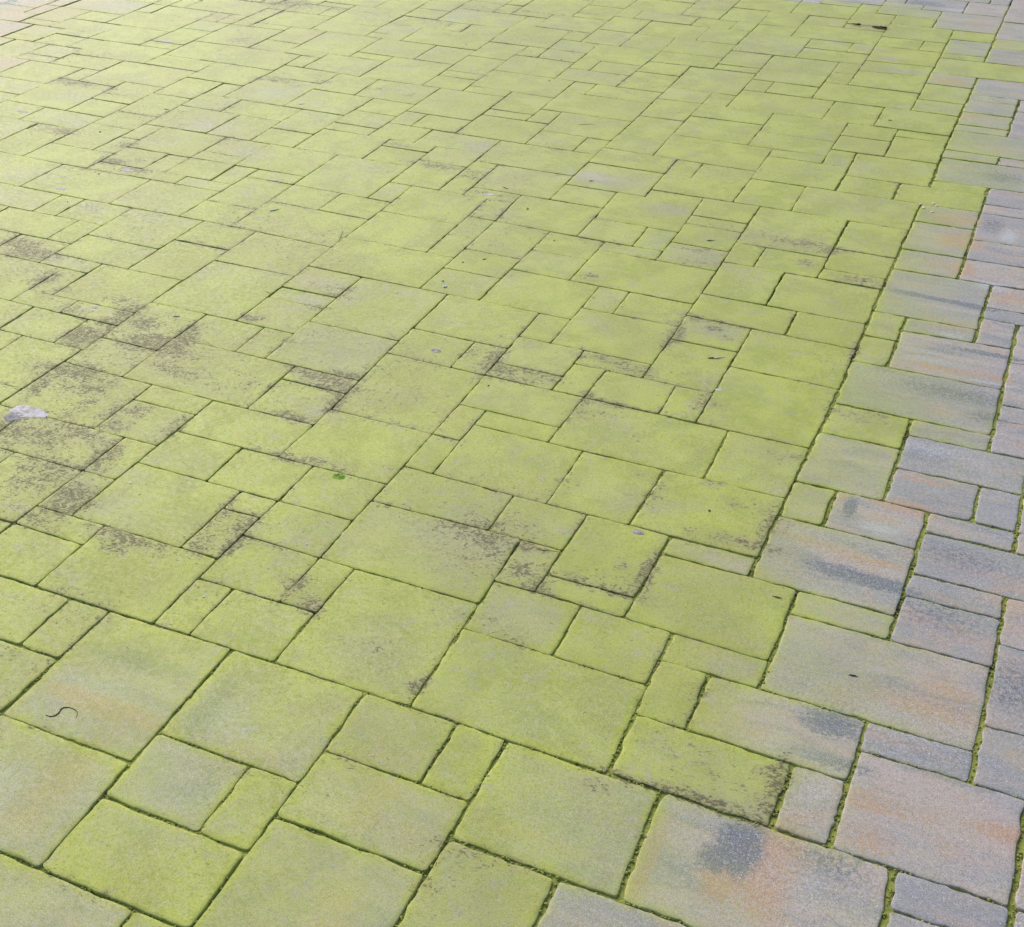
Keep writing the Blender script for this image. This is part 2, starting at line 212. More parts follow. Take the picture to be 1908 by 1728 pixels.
# ------------------------------------------------------------ measured layout: corners (0.1 mm), moss at the corners, tint, cells, flag, label
SLABS = """
-5495,-11590,-2438,-11587,-2468,-8305,-5495,-8347|72,58,82,95|-0.1|34||large streaked orange-and-grey green slab carrying the curled dark twig, lower left
-8477,-9955,-6504,-9932,-6517,-8361,-8468,-8360|93,93,93,93|0.1|22||small squarish lime-green slab, at the left edge, two thirds down
-6504,-9932,-5506,-9926,-5495,-8347,-6517,-8361|93,93,93,93|0.8|12||small upright lime-green slab, near the left edge, two thirds down
-8483,-11604,-5495,-11590,-5506,-9926,-8477,-9955|88,88,88,88|-0.1|32||medium oblong mossy green slab, at the left edge, two thirds down
-5479,-14048,-2388,-14084,-2438,-11587,-5495,-11590|58,45,70,72|0.8|33||large pinkish slab below the curled-twig slab at the left edge
-2426,-12411,-395,-12421,-408,-10770,-2443,-10771|72,65,70,62|0.2|22||small squarish half-green slab, in the left quarter, in the lower quarter
-395,-12421,620,-12422,606,-10766,-408,-10770|85,85,85,85|-0.6|12||small upright mossy green slab, in the left quarter, in the lower quarter
-2443,-10771,606,-10766,565,-8299,-2468,-8305|85,58,82,91|0.0|33||blue-streaked large squarish mossy green slab, in the left quarter, in the lower quarter
-2388,-14084,609,-14099,620,-12422,-2426,-12411|91,87,93,85|0.3|32||medium oblong lime-green slab, in the left quarter, close to the bottom
617,-11583,3589,-11605,3580,-9922,589,-9928|78,60,70,84|0.6|32||medium oblong mossy green slab, left of centre, close to the bottom
589,-9928,2568,-9920,2560,-8318,565,-8299|82,68,80,85|-0.8|22||small squarish mossy green slab, left of centre, in the lower quarter
2568,-9920,3580,-9922,3568,-8332,2560,-8318|87,87,87,87|-0.4|12||small upright mossy green slab, just left of centre, in the lower quarter
3586,-10787,6643,-10795,6576,-8357,3568,-8332|86,45,62,84|-0.8|33||dark-specked large squarish half-green slab, just right of centre, close to the bottom
6643,-10795,10670,-10791,10660,-8382,6576,-8357|50,6,8,52|0.6|43||big pale slab with dark blue and bright orange blotches, bottom right of centre
9565,-8375,12520,-8392,12535,-5966,9580,-5968|12,5,5,10|0.8|33||large squarish pinkish grey slab, near the right edge, close to the bottom
9580,-5968,11567,-5964,11569,-5185,9580,-5179|12,5,5,12|-0.8|21||narrow strip bluish grey slab, near the right edge, in the lower quarter
8559,-8370,9565,-8375,9574,-6812,8564,-6809|25,10,8,25|1.0|12||small clean whitish slab beside the black-edged green slab, lower right
6530,-6773,9574,-6812,9580,-5179,6508,-5160|80,20,12,78|0.9|32||blue-streaked medium oblong half-green slab, in the right quarter, in the lower quarter
5564,-8348,8559,-8370,8564,-6809,5516,-6755|90,90,90,90|0.3|32||green slab with blackened bottom and right edges, above the blue-and-orange blotched slab
5516,-6755,6530,-6773,6508,-5160,5487,-5159|88,88,88,88|0.2|12||small upright mossy green slab, right of centre, in the lower quarter
5487,-5159,7510,-5162,7511,-4339,5483,-4286|88,62,62,88|-0.7|21||narrow strip mossy green slab, right of centre, two thirds down
7510,-5162,11569,-5185,11576,-2764,7497,-2770|52,12,6,40|0.8|43||very large pinkish-grey slab with one short dark twig on it, lower right
7497,-2770,9554,-2758,9568,-1967,7487,-1931|65,30,30,65|0.1|21||narrow strip half-green slab, in the right quarter, two thirds down
9554,-2758,11576,-2764,11580,-1205,9587,-1203|6,6,6,6|-0.8|22||small squarish bluish grey slab, near the right edge, two thirds down
9587,-1203,11580,-1205,11578,-419,9603,-397|6,6,6,6|-0.8|21||narrow strip bluish grey slab, near the right edge, two thirds down
9618,1215,11572,1234,11568,2034,9619,2035|12,5,5,12|-0.5|21||narrow strip bluish grey slab, near the right edge, just below mid height
8576,2039,10571,2033,10575,3574,8598,3559|8,8,8,8|-0.9|22||small squarish bluish grey slab, near the right edge, just below mid height
10571,2033,11568,2034,11558,3585,10575,3574|5,5,5,5|-0.8|12||small upright bluish grey slab, at the right edge, just below mid height
8598,3559,11558,3585,11555,5208,8597,5167|8,8,8,8|-0.8|32||medium oblong bluish grey slab, near the right edge, just above mid height
8597,5167,10591,5196,10594,5960,8591,5950|50,20,20,50|0.7|21||narrow strip green-tinged grey slab, near the right edge, just above mid height
6549,4397,8599,4422,8591,5950,6584,5963|85,85,85,85|0.0|22||dark-specked small squarish mossy green slab, in the right quarter, just above mid height
6494,2047,8576,2039,8599,4422,6549,4397|60,45,35,65|0.3|23||medium upright half-green slab, in the right quarter, just below mid height
6478,496,7498,496,7509,2044,6494,2047|70,60,60,75|-0.0|12||small upright half-green slab, in the right quarter, just below mid height
7498,496,9613,481,9619,2035,7509,2044|22,8,8,25|0.3|22||small slab with dark vertical smear at left and orange right half
6458,-1920,9568,-1967,9613,481,6478,496|62,12,8,45|-0.1|33||pale slab with dark blue-grey diagonal streak, left of the wide moss joint at right
4414,-4269,7511,-4339,7487,-1931,4439,-1915|88,88,88,88|-0.4|33||large squarish mossy green slab, right of centre, two thirds down
4439,-1915,6458,-1920,6460,-1216,4455,-1229|75,55,55,75|1.0|21||narrow strip half-green slab, right of centre, just below mid height
3436,-1221,6460,-1216,6486,1232,3509,1228|100,100,100,100|-0.9|33||dark-specked large squarish lime-green slab, right of centre, just below mid height
4468,1239,6486,1232,6523,3548,4432,3566|92,75,80,92|0.5|23||medium upright mossy green slab, in the right quarter, just below mid height
437,1222,4468,1239,4432,3566,497,3610|90,90,90,90|-0.2|43||dark-specked very large oblong lime-green slab, right of centre, just above mid height
3563,3581,6523,3548,6585,6700,3546,6735|100,94,100,96|-1.0|34||very large square lime-green slab, in the right quarter, just above mid height
3546,6735,6585,6700,6568,9065,3557,9108|100,85,98,95|0.3|33||dark-specked large squarish lime-green slab, in the right quarter, just above mid height
4524,9089,6568,9065,6552,10683,4506,10681|95,92,98,97|0.9|22||lower small squarish lime-green slab, in the right quarter, a third of the way down
1565,9154,4524,9089,4506,10681,1554,10706|92,94,95,100|-0.6|32||medium oblong lime-green slab, right of centre, a third of the way down
1591,7585,3553,7589,3557,9108,1565,9154|93,95,99,100|-0.7|22||green slab with black left edge and round brown blotch, right of centre
1548,5178,3550,5157,3553,7589,1591,7585|90,90,93,91|0.6|23||medium upright lime-green slab, right of centre, just above mid height
-429,5198,1548,5178,1569,5962,-428,5977|100,100,100,100|0.7|21||dark-specked narrow strip lime-green slab, just right of centre, just above mid height
497,3610,2554,3596,2537,5166,518,5189|91,95,92,92|-0.3|22||dark-specked small squarish lime-green slab, just right of centre, just above mid height
2554,3596,3563,3581,3550,5157,2537,5166|100,100,100,100|-0.5|12||dark-specked small upright lime-green slab, right of centre, just above mid height
-2387,1975,448,1976,497,3610,-2403,3610|87,80,93,84|0.7|32||medium oblong mossy green slab, just right of centre, just above mid height
-1609,1236,437,1222,448,1976,-1610,1973|95,96,100,90|-0.5|21||narrow strip lime-green slab, just right of centre, just above mid height
-2382,402,-1606,401,-1610,1973,-2387,1975|100,99,96,100|0.2|12||upper small upright lime-green slab, just left of centre, just above mid height
-2378,-1138,-1589,-1153,-1606,401,-2382,402|89,91,100,93|-0.5|12||lower small upright lime-green slab, just left of centre, just above mid height
-1589,-1153,1410,-1204,1385,1216,-1609,1236|89,95,88,92|0.4|33||large squarish lime-green slab, just right of centre, just below mid height
1410,-1204,3436,-1221,3509,1228,1385,1216|99,98,89,94|0.2|23||medium upright lime-green slab, just right of centre, just below mid height
-2402,-2729,589,-2692,570,-1195,-2378,-1138|100,92,92,91|-0.9|32||medium oblong lime-green slab, just left of centre, just below mid height
589,-2692,2399,-2692,2428,-1212,570,-1195|100,100,97,98|-0.3|22||small squarish lime-green slab, just right of centre, just below mid height
2395,-3591,4415,-3568,4455,-1229,2428,-1212|97,100,99,100|-0.9|23||dark-specked medium upright lime-green slab, just right of centre, just below mid height
2399,-4246,4414,-4269,4415,-3568,2395,-3591|100,93,89,82|-1.0|21||narrow strip lime-green slab, just right of centre, two thirds down
1454,-4242,2399,-4246,2399,-2692,1416,-2693|86,89,86,91|0.1|12||dark-specked small upright mossy green slab, just right of centre, just below mid height
1501,-5883,3492,-5917,3465,-4256,1454,-4242|93,85,93,87|0.6|22||left-hand small squarish lime-green slab, just right of centre, two thirds down
3492,-5917,5498,-5936,5483,-4286,3465,-4256|96,94,90,100|0.6|22||right-hand small squarish lime-green slab, just right of centre, two thirds down
-2388,-5065,1481,-5053,1416,-2693,-2402,-2729|93,86,87,87|0.2|43||large slab, tan at its left and dark speckled at its right, centre bottom
-1518,-8301,1528,-8305,1481,-5053,-1516,-5072|91,84,82,97|-0.2|34||dark-specked very large square lime-green slab, left of centre, two thirds down
1528,-8305,5564,-8348,5498,-5936,1501,-5883|87,83,81,91|-0.8|43||very large oblong mossy green slab, just right of centre, in the lower quarter
-2413,-6683,-1522,-6675,-1516,-5072,-2388,-5065|93,90,91,94|-0.0|12||dark-specked small upright lime-green slab, left of centre, two thirds down
-4454,-6717,-2413,-6683,-2388,-5065,-4420,-5056|94,95,100,100|-0.4|22||dark-specked small squarish lime-green slab, in the left quarter, just below mid height
-4446,-8327,-3550,-8312,-3540,-6697,-4454,-6717|90,96,100,90|0.8|12||small upright lime-green slab, in the left quarter, two thirds down
-3550,-8312,-1518,-8301,-1522,-6675,-3540,-6697|86,94,90,93|0.6|22||small squarish lime-green slab, in the left quarter, two thirds down
-7478,-8364,-4446,-8327,-4441,-6003,-7482,-6013|98,98,100,100|-0.0|33||dark-specked large squarish lime-green slab, near the left edge, just below mid height
-9509,-8359,-7478,-8364,-7484,-6790,-9491,-6766|100,89,94,86|-0.4|22||small squarish lime-green slab, at the left edge, just below mid height
-9491,-6766,-7484,-6790,-7482,-6013,-9474,-6020|100,96,99,91|-0.0|21||narrow strip lime-green slab, near the left edge, just below mid height
-9474,-6020,-8475,-6017,-8469,-4422,-9441,-4435|94,100,100,97|-0.9|12||dark-specked small upright lime-green slab, near the left edge, just below mid height
-9441,-4435,-8469,-4422,-8433,-2820,-9445,-2824|100,100,100,100|0.6|12||dark-specked small upright lime-green slab, near the left edge, just above mid height
-8475,-6017,-5430,-6005,-5403,-3617,-8450,-3604|94,92,91,92|0.7|33||large squarish lime-green slab, in the left quarter, just below mid height
-5404,-4375,-4401,-4368,-4390,-3612,-5403,-3617|96,99,95,88|0.3|11||tiniest square green slab, wedged left of centre between speckled slabs
-5430,-6005,-4441,-6003,-4401,-4368,-5404,-4375|99,86,95,93|-0.0|12||dark-specked small upright lime-green slab, in the left quarter, just below mid height
-4420,-5056,-2388,-5065,-2401,-3585,-4390,-3612|94,88,95,95|-0.3|22||lower small squarish lime-green slab, left of centre, just below mid height
-4390,-3612,-2401,-3585,-2389,-2005,-4393,-2025|96,93,92,93|-0.2|22||upper small squarish lime-green slab, left of centre, just below mid height
-6429,-3614,-4390,-3612,-4393,-2025,-6452,-2040|88,100,100,96|-0.1|22||small squarish lime-green slab, in the left quarter, just below mid height
-8450,-3604,-6429,-3614,-6452,-2040,-8427,-2056|85,85,87,95|0.8|22||small squarish mossy green slab, in the left quarter, just above mid height
-8427,-2056,-5398,-2031,-5357,-426,-8444,-431|88,91,98,99|0.6|32||medium oblong lime-green slab, in the left quarter, just above mid height
-5398,-2031,-2389,-2005,-2382,402,-5355,420|97,96,100,100|1.0|33||dark-specked large squarish lime-green slab, left of centre, just above mid height
-5355,420,-2382,402,-2403,3610,-5456,3652|99,100,96,100|-0.3|34||dark-specked very large square lime-green slab, just left of centre, just above mid height
-12547,-4465,-9441,-4435,-9445,-2824,-12558,-2847|92,90,82,86|-0.0|32||heavily peppered slab crossed by the white splash at the left edge
-11521,-6763,-9491,-6766,-9441,-4435,-11534,-4460|100,100,100,100|0.6|23||dark-specked medium upright lime-green slab, at the left edge, just below mid height
-13522,-2854,-10432,-2828,-10409,-418,-13429,-385|99,99,91,97|0.7|33||speckled slab just above the white splash on the left
-10432,-2828,-8433,-2820,-8434,-1218,-10407,-1240|80,79,89,91|0.1|22||dark-specked small squarish mossy green slab, in the left quarter, just above mid height
-10407,-1240,-8434,-1218,-8444,-431,-10409,-418|94,100,92,92|0.7|21||narrow strip lime-green slab, in the left quarter, just above mid height
-11436,-406,-7388,-429,-7404,1987,-11451,1988|88,84,95,92|0.7|43||dark-specked very large oblong lime-green slab, in the left quarter, just above mid height
-11451,1988,-9417,2002,-9428,3566,-11453,3564|96,91,89,90|0.1|22||small squarish lime-green slab, in the left quarter, a third of the way down
-9417,2002,-8410,1994,-8435,3570,-9428,3566|87,97,89,83|0.6|12||small upright lime-green slab, in the left quarter, a third of the way down
-13398,1181,-11446,1178,-11453,3564,-13477,3560|89,91,92,92|0.1|23||dark-specked medium upright lime-green slab, in the left quarter, a third of the way down
-13429,-385,-11436,-406,-11446,1178,-13398,1181|88,86,81,81|-0.1|22||small squarish mossy green slab, near the left edge, just above mid height
-14469,371,-13401,374,-13420,1940,-14486,1928|97,86,90,94|-0.6|12||lower dark-specked small upright lime-green slab, near the left edge, a third of the way down
-15531,1921,-13420,1940,-13452,2791,-15525,2757|79,90,90,88|-0.5|21||dark-specked narrow strip mossy green slab, near the left edge, a third of the way down
-17435,1931,-15531,1921,-15525,2757,-17439,2766|93,91,91,98|-0.8|21||narrow strip lime-green slab, at the left edge, a third of the way down
-17439,2766,-16525,2758,-16548,4370,-17470,4381|91,90,93,95|-0.1|12||upper dark-specked small upright lime-green slab, near the left edge, a third of the way down
-16525,2758,-13452,2791,-13474,5164,-16547,5130|96,100,97,99|-0.6|33||dark-specked large squarish lime-green slab, near the left edge, a third of the way down
-18481,4396,-16548,4370,-16547,5130,-18485,5171|84,81,87,83|-0.5|21||
-16458,375,-14469,371,-14486,1928,-16506,1922|87,80,90,85|-0.4|22||small squarish mossy green slab, at the left edge, a third of the way down
-15546,-1999,-13503,-1997,-13401,374,-15554,372|95,100,97,99|0.5|23||medium upright lime-green slab, at the left edge, just above mid height
-20557,4422,-18481,4396,-18492,5944,-20556,5925|96,98,98,93|0.6|22||brown-stained slab at the left edge, above the pebble-grey ones
-22548,5931,-19486,5933,-19496,7579,-22539,7569|100,97,96,99|0.8|32||medium oblong lime-green slab, at the left edge, in the upper quarter
-19486,5933,-18492,5944,-18506,7576,-19496,7579|100,100,94,100|0.0|12||
-20551,7579,-18506,7576,-18509,9186,-20537,9152|90,94,93,97|0.0|22||small squarish lime-green slab, near the left edge, in the upper quarter
-18500,6766,-15580,6754,-15548,9230,-18509,9186|93,94,96,97|0.7|33||lowest large squarish lime-green slab, in the left quarter, in the upper quarter
-16571,9228,-14461,9225,-14455,10784,-16562,10788|100,100,100,100|0.5|22||middle small squarish lime-green slab, in the left quarter, in the upper quarter
-18485,5171,-15566,5126,-15580,6754,-18500,6766|90,96,88,91|0.2|32||medium oblong lime-green slab, near the left edge, a third of the way down
-15573,7590,-13413,7612,-13428,9210,-15548,9230|100,100,99,95|-0.2|22||lowest small squarish lime-green slab, in the left quarter, in the upper quarter
-13425,6784,-10420,6797,-10485,9145,-13428,9210|97,98,95,96|0.8|33||large squarish lime-green slab, left of centre, a third of the way down
-13477,3560,-10412,3566,-10420,6797,-13425,6784|90,100,92,92|0.0|34||very large square lime-green slab, in the left quarter, a third of the way down
-10448,7608,-6443,7582,-6438,9980,-10475,9994|100,97,97,100|0.5|43||very large oblong lime-green slab, left of centre, a third of the way down
-10405,6027,-8483,6031,-8473,7581,-10448,7608|88,88,100,100|0.5|22||upper dark-specked small squarish lime-green slab, left of centre, a third of the way down
-10405,5255,-8475,5271,-8483,6031,-10405,6027|89,84,88,87|-0.3|21||worn narrow strip mossy green slab, left of centre, a third of the way down
-10412,3566,-8435,3570,-8475,5271,-10405,5255|93,89,97,91|0.9|22||lower dark-specked small squarish lime-green slab, left of centre, a third of the way down
-8459,4399,-5458,4386,-5481,7580,-8473,7581|89,88,88,87|0.1|34||very large square mossy green slab, left of centre, a third of the way down
-8410,1994,-5409,1985,-5458,4386,-8459,4399|88,73,72,78|-1.0|33||dark-specked large squarish mossy green slab, left of centre, a third of the way down
-7394,1246,-5375,1241,-5409,1985,-7404,1987|75,75,79,84|-0.9|21||short pale strip slab with dark brown crumbs across its middle, left of centre
-7388,-429,-5357,-426,-5375,1241,-7394,1246|99,98,97,99|0.0|22||dark-specked small squarish lime-green slab, left of centre, just above mid height
-5456,3652,-3451,3621,-3464,5209,-5456,5222|95,89,96,90|0.6|22||lower small squarish lime-green slab, just left of centre, a third of the way down
-3451,3621,-2403,3610,-2423,5208,-3464,5209|100,100,98,100|-0.1|12||dark-specked small upright lime-green slab, just left of centre, just above mid height
-5456,5222,-2423,5208,-2442,7546,-5481,7580|95,96,91,91|0.9|33||large squarish lime-green slab, just left of centre, a third of the way down
-6443,7582,-4456,7570,-4451,9195,-6440,9193|90,85,86,87|0.1|22||small squarish mossy green slab, just left of centre, a third of the way down
-6440,9193,-4451,9195,-4422,10742,-6433,10748|99,100,100,100|-0.5|22||upper small squarish lime-green slab, just left of centre, a third of the way down
-4456,7570,-1445,7550,-1440,9925,-4439,9976|97,96,92,100|-0.9|33||upper large squarish lime-green slab, just right of centre, a third of the way down
-2431,5993,-1446,5986,-1445,7550,-2442,7546|98,88,96,92|-0.1|12||small upright lime-green slab, just right of centre, a third of the way down
-2414,4391,-434,4398,-428,5977,-2431,5993|82,80,85,86|-0.1|22||small squarish mossy green slab, just right of centre, just above mid height
-2403,3610,-441,3609,-434,4398,-2414,4391|98,89,89,89|0.2|21||narrow strip slab thick with black crumbs and specks, left of centre line
-441,3609,497,3610,518,5189,-429,5198|91,95,92,93|0.3|12||small upright lime-green slab, just right of centre, just above mid height
-1446,5986,1569,5962,1580,8384,-1443,8382|94,98,94,95|0.6|33|J|lower large squarish lime-green slab, just right of centre, a third of the way down
-1443,8382,-453,8382,-463,9919,-1440,9925|74,83,75,77|0.8|12||small slab boxed into the corner of a large green one, open gap beside it
-2438,9942,1558,9930,1542,12373,-2437,12384|97,90,94,98|0.4|43||dark-specked very large oblong lime-green slab, right of centre, a third of the way down
-4439,9976,-2438,9942,-2431,11535,-4406,11529|85,83,82,88|1.0|22||small squarish mossy green slab, just right of centre, a third of the way down
-4406,11529,-2431,11535,-2444,13090,-4395,13125|100,93,98,97|-0.5|22||small squarish lime-green slab, just right of centre, a third of the way down
-2437,12384,-467,12384,-460,13111,-2444,13090|90,91,90,89|0.4|21||
-467,12384,1542,12373,1533,13926,-454,13925|89,93,91,98|-0.6|22||dark-specked small squarish lime-green slab, right of centre, a third of the way down
1554,10706,3550,10693,3526,13124,1539,13126|94,90,88,94|0.2|23||medium upright lime-green slab, right of centre, a third of the way down
1539,13126,2523,13124,2516,14719,1519,14718|100,97,97,100|0.6|12||
3550,10693,6552,10683,6544,13138,3526,13124|93,92,88,82|0.8|33||large squarish lime-green slab, in the right quarter, a third of the way down
2523,13124,4557,13130,4562,14735,2516,14719|88,93,98,96|-0.8|22||dark-specked small squarish lime-green slab, in the right quarter, a third of the way down
4561,13890,6545,13891,6547,15548,4566,15533|100,93,100,97|-0.8|22||upper small squarish lime-green slab, in the right quarter, a third of the way down
4557,13130,6544,13138,6545,13891,4561,13890|100,100,100,100|0.4|21||dark-specked narrow strip lime-green slab, in the right quarter, a third of the way down
4566,15533,6547,15548,6550,17954,4555,17974|89,94,95,92|-0.8|23||lower medium upright lime-green slab, in the right quarter, in the upper quarter
1519,14718,4562,14735,4555,17974,1495,17967|87,84,97,84|0.8|34||large greyed green slab with dark brown lower right corner, upper right
2544,17988,6550,17954,6571,20371,2547,20369|88,84,88,78|0.8|43||very large oblong mossy green slab, in the right quarter, in the upper quarter
-474,16313,1492,16307,1495,17967,-533,17916|100,100,98,100|-0.2|22||middle small squarish lime-green slab, right of centre, in the upper quarter
-455,15558,1501,15557,1492,16307,-474,16313|93,84,88,84|0.1|21||
-454,13925,1533,13926,1501,15557,-455,15558|94,97,93,89|-1.0|22||lowest small squarish lime-green slab, right of centre, in the upper quarter
-1494,13096,-460,13111,-451,14723,-1507,14727|87,78,83,83|-0.9|12||
-3447,13098,-1494,13096,-1507,14727,-3433,14751|79,84,88,87|0.5|22||lower small squarish mossy green slab, just right of centre, in the upper quarter
-3433,14751,-451,14723,-507,17192,-3505,17191|94,94,94,95|-0.5|33||worn large squarish lime-green slab, right of centre, in the upper quarter
-5459,15641,-3455,15623,-3505,17191,-5496,17189|88,93,80,85|-0.2|22||upper small squarish mossy green slab, just right of centre, in the upper quarter
-5496,17189,-2473,17192,-2487,19541,-5499,19533|96,84,82,80|0.4|33||worn large squarish mossy green slab, just right of centre, in the upper quarter
-5499,19533,-2487,19541,-2498,21116,-5494,21187|95,90,94,86|0.7|32||medium oblong lime-green slab, just right of centre, in the upper quarter
-2487,19541,-1508,19541,-1501,21098,-2498,21116|90,100,90,94|0.4|12||
-1508,19541,520,19531,530,21104,-1501,21098|90,85,87,90|0.5|22||small squarish mossy green slab, right of centre, in the upper quarter
-2474,17924,517,17938,520,19531,-2487,19541|98,100,100,95|0.9|32||medium oblong lime-green slab, right of centre, in the upper quarter
-2473,17192,-507,17192,-533,17916,-2474,17924|99,97,100,99|0.6|21||
519,22810,2560,22818,2566,23637,511,23610|96,89,96,95|-0.8|21||
526,20316,3579,20385,3571,22818,519,22810|94,95,93,99|0.2|33||lower large squarish lime-green slab, in the right quarter, in the upper quarter
517,17938,2544,17988,2547,20369,526,20316|97,94,96,94|0.1|23||upper medium upright lime-green slab, in the right quarter, in the upper quarter
3579,20385,5587,20375,5591,22023,3585,22015|91,85,89,98|0.8|22||lowest small squarish lime-green slab, in the right quarter, in the upper quarter
5587,20375,8567,20387,8560,22065,5591,22023|94,94,89,90|0.9|32||medium oblong lime-green slab, near the right edge, in the upper quarter
6601,22039,8560,22065,8559,22824,6603,22805|96,91,90,94|-0.5|21||
3585,22015,6601,22039,6569,24484,3546,24443|100,100,100,97|0.6|33||large squarish lime-green slab, near the right edge, in the upper quarter
2560,22818,3571,22818,3546,24443,2569,24427|93,89,96,96|-0.4|12||
2569,24427,4552,24460,4545,26169,2566,26130|100,87,92,96|0.1|22||middle small squarish lime-green slab, in the right quarter, in the upper quarter
2566,26130,4545,26169,4540,27715,2561,27705|97,99,100,93|0.7|22||uppermost small squarish lime-green slab, in the right quarter, in the upper quarter
4540,26881,6538,26886,6538,27735,4540,27715|93,94,100,98|-0.1|21||
4552,24460,6569,24484,6538,26886,4540,26881|100,95,99,94|0.6|23||medium upright lime-green slab, near the right edge, in the upper quarter
3564,27708,6538,27735,6557,30203,3560,30179|88,90,88,85|0.1|33||large squarish mossy green slab, near the right edge, in the upper quarter
1503,27700,3564,27708,3560,30179,1529,30144|100,100,98,100|-0.8|23||medium upright lime-green slab, in the right quarter, close to the top
4618,30200,6557,30203,6571,31802,4627,31788|90,60,60,90|-0.4|22||
4627,31788,6571,31802,6597,34081,4597,34067|92,75,80,92|-0.1|23||medium upright mossy green slab, near the right edge, close to the top
4597,34067,6597,34081,6598,35735,4608,35701|45,30,30,40|0.4|22||
-8465,15617,-5459,15641,-5511,18012,-8491,17973|93,92,91,79|0.7|33||middle large squarish lime-green slab, just right of centre, in the upper quarter
-9461,17984,-5511,18012,-5496,20378,-9479,20370|96,96,92,100|-0.5|43||very large oblong lime-green slab, just right of centre, in the upper quarter
-8446,20372,-6450,20378,-6453,21992,-8439,22025|87,100,89,89|0.2|22||small squarish lime-green slab, just right of centre, in the upper quarter
-6450,20378,-5496,20378,-5487,21979,-6453,21992|89,94,87,89|-0.3|12||
-8439,22025,-5487,21979,-5446,24384,-8518,24374|91,88,90,87|0.9|33||uppermost large squarish lime-green slab, just right of centre, in the upper quarter
-9452,22786,-8461,22789,-8518,24374,-9441,24374|83,87,85,96|-0.8|12||
-11426,22773,-9452,22786,-9443,23575,-11418,23572|96,92,89,97|0.7|21||
-11481,20397,-8446,20372,-8461,22789,-11426,22773|97,97,98,100|-0.8|33||uppermost large squarish lime-green slab, just left of centre, in the upper quarter
-14486,21941,-11447,21935,-11443,25164,-14503,25189|93,96,90,86|0.5|34||lower very large square lime-green slab, just left of centre, close to the top
-13469,20414,-11481,20397,-11447,21935,-13480,21932|95,89,91,97|-1.0|22||
-14497,20420,-13469,20414,-13480,21932,-14486,21941|91,94,86,84|-1.0|12||
-12465,18774,-9472,18776,-9479,20370,-12479,20408|86,91,87,86|-0.2|32||worn medium oblong mossy green slab, just left of centre, in the upper quarter
-11457,17222,-9449,17209,-9472,18776,-11481,18774|84,87,80,88|0.8|22||small squarish mossy green slab, just left of centre, in the upper quarter
-11420,14818,-9441,14823,-9449,17209,-11457,17222|97,100,98,100|0.4|23||upper medium upright lime-green slab, just left of centre, in the upper quarter
-9439,16422,-8476,16424,-8491,17973,-9461,17984|99,98,92,100|0.3|12||
-9441,14823,-8460,14821,-8476,16424,-9439,16422|100,100,100,100|0.4|12||
-8460,14821,-6513,14803,-6539,15634,-8465,15617|96,85,91,96|-0.7|21||
-7462,13180,-6445,13173,-6513,14803,-7481,14813|100,100,98,100|-0.5|12||
-6445,13173,-3447,13098,-3455,15623,-6539,15634|100,100,100,100|-0.4|33||lowest large squarish lime-green slab, just right of centre, in the upper quarter
-10441,12406,-7464,12374,-7481,14813,-10481,14821|100,98,93,97|-0.6|33||middle large squarish lime-green slab, just left of centre, in the upper quarter
-10475,9994,-7470,9982,-7464,12374,-10441,12406|91,94,92,100|0.3|33||lowest large squarish lime-green slab, just left of centre, in the upper quarter
-7469,11556,-6427,11539,-6445,13173,-7462,13180|90,98,92,89|0.2|12||
-6433,10748,-4422,10742,-4395,13125,-6445,13173|93,95,98,96|0.1|23||lower medium upright lime-green slab, just left of centre, in the upper quarter
-12464,11588,-10440,11577,-10453,13200,-12461,13217|100,100,97,100|-0.3|22||lowest small squarish lime-green slab, left of centre, in the upper quarter
-14470,11603,-12464,11588,-12461,13217,-14506,13239|92,92,91,98|-0.1|22||middle small squarish lime-green slab, left of centre, in the upper quarter
-14506,13239,-11430,13207,-11438,16461,-14540,16476|87,95,89,86|0.5|34||very large square lime-green slab, left of centre, in the upper quarter
-11430,13207,-10453,13200,-10481,14821,-11420,14818|79,82,71,74|0.1|12||
-17537,14016,-14519,14056,-14540,16476,-17555,16454|100,94,92,96|0.8|33||left-hand large squarish lime-green slab, left of centre, in the upper quarter
-16505,13238,-14506,13239,-14519,14056,-16491,14035|94,91,84,92|0.5|21||
-17500,12376,-16525,12383,-16491,14035,-17537,14016|85,92,89,88|-0.1|12||
-16562,10788,-14455,10784,-14506,13239,-16505,13238|88,94,90,86|-0.4|23||lower medium upright lime-green slab, in the left quarter, in the upper quarter
-14461,9225,-10485,9145,-10440,11577,-14470,11603|91,95,100,97|0.9|43||very large oblong lime-green slab, left of centre, in the upper quarter
-19538,14804,-17552,14799,-17555,16454,-19551,16438|82,82,92,90|0.1|22||small squarish mossy green slab, in the left quarter, in the upper quarter
-22499,13981,-19535,13994,-19551,16438,-22542,16398|100,100,100,100|0.1|33||uppermost large squarish lime-green slab, in the left quarter, in the upper quarter
-19535,12355,-17500,12376,-17537,14016,-19535,13994|94,94,97,93|0.8|22||uppermost small squarish lime-green slab, in the left quarter, in the upper quarter
-22461,12339,-20503,12345,-20519,13987,-22499,13981|97,91,92,99|-0.9|22||dark-specked small squarish lime-green slab, in the left quarter, in the upper quarter
-22455,11542,-20498,11588,-20503,12345,-22461,12339|100,100,100,100|-0.1|21||
-20503,12345,-19535,12355,-19535,13994,-20519,13987|89,91,95,84|-0.6|12||
-20498,11588,-18520,11601,-18520,12367,-20503,12345|93,94,96,100|-0.6|21||
-18520,11601,-16545,11611,-16525,12383,-18520,12367|80,80,83,81|-0.8|21||
-19507,9163,-16571,9228,-16545,11611,-19533,11596|89,99,88,92|0.4|33||middle large squarish lime-green slab, in the left quarter, in the upper quarter
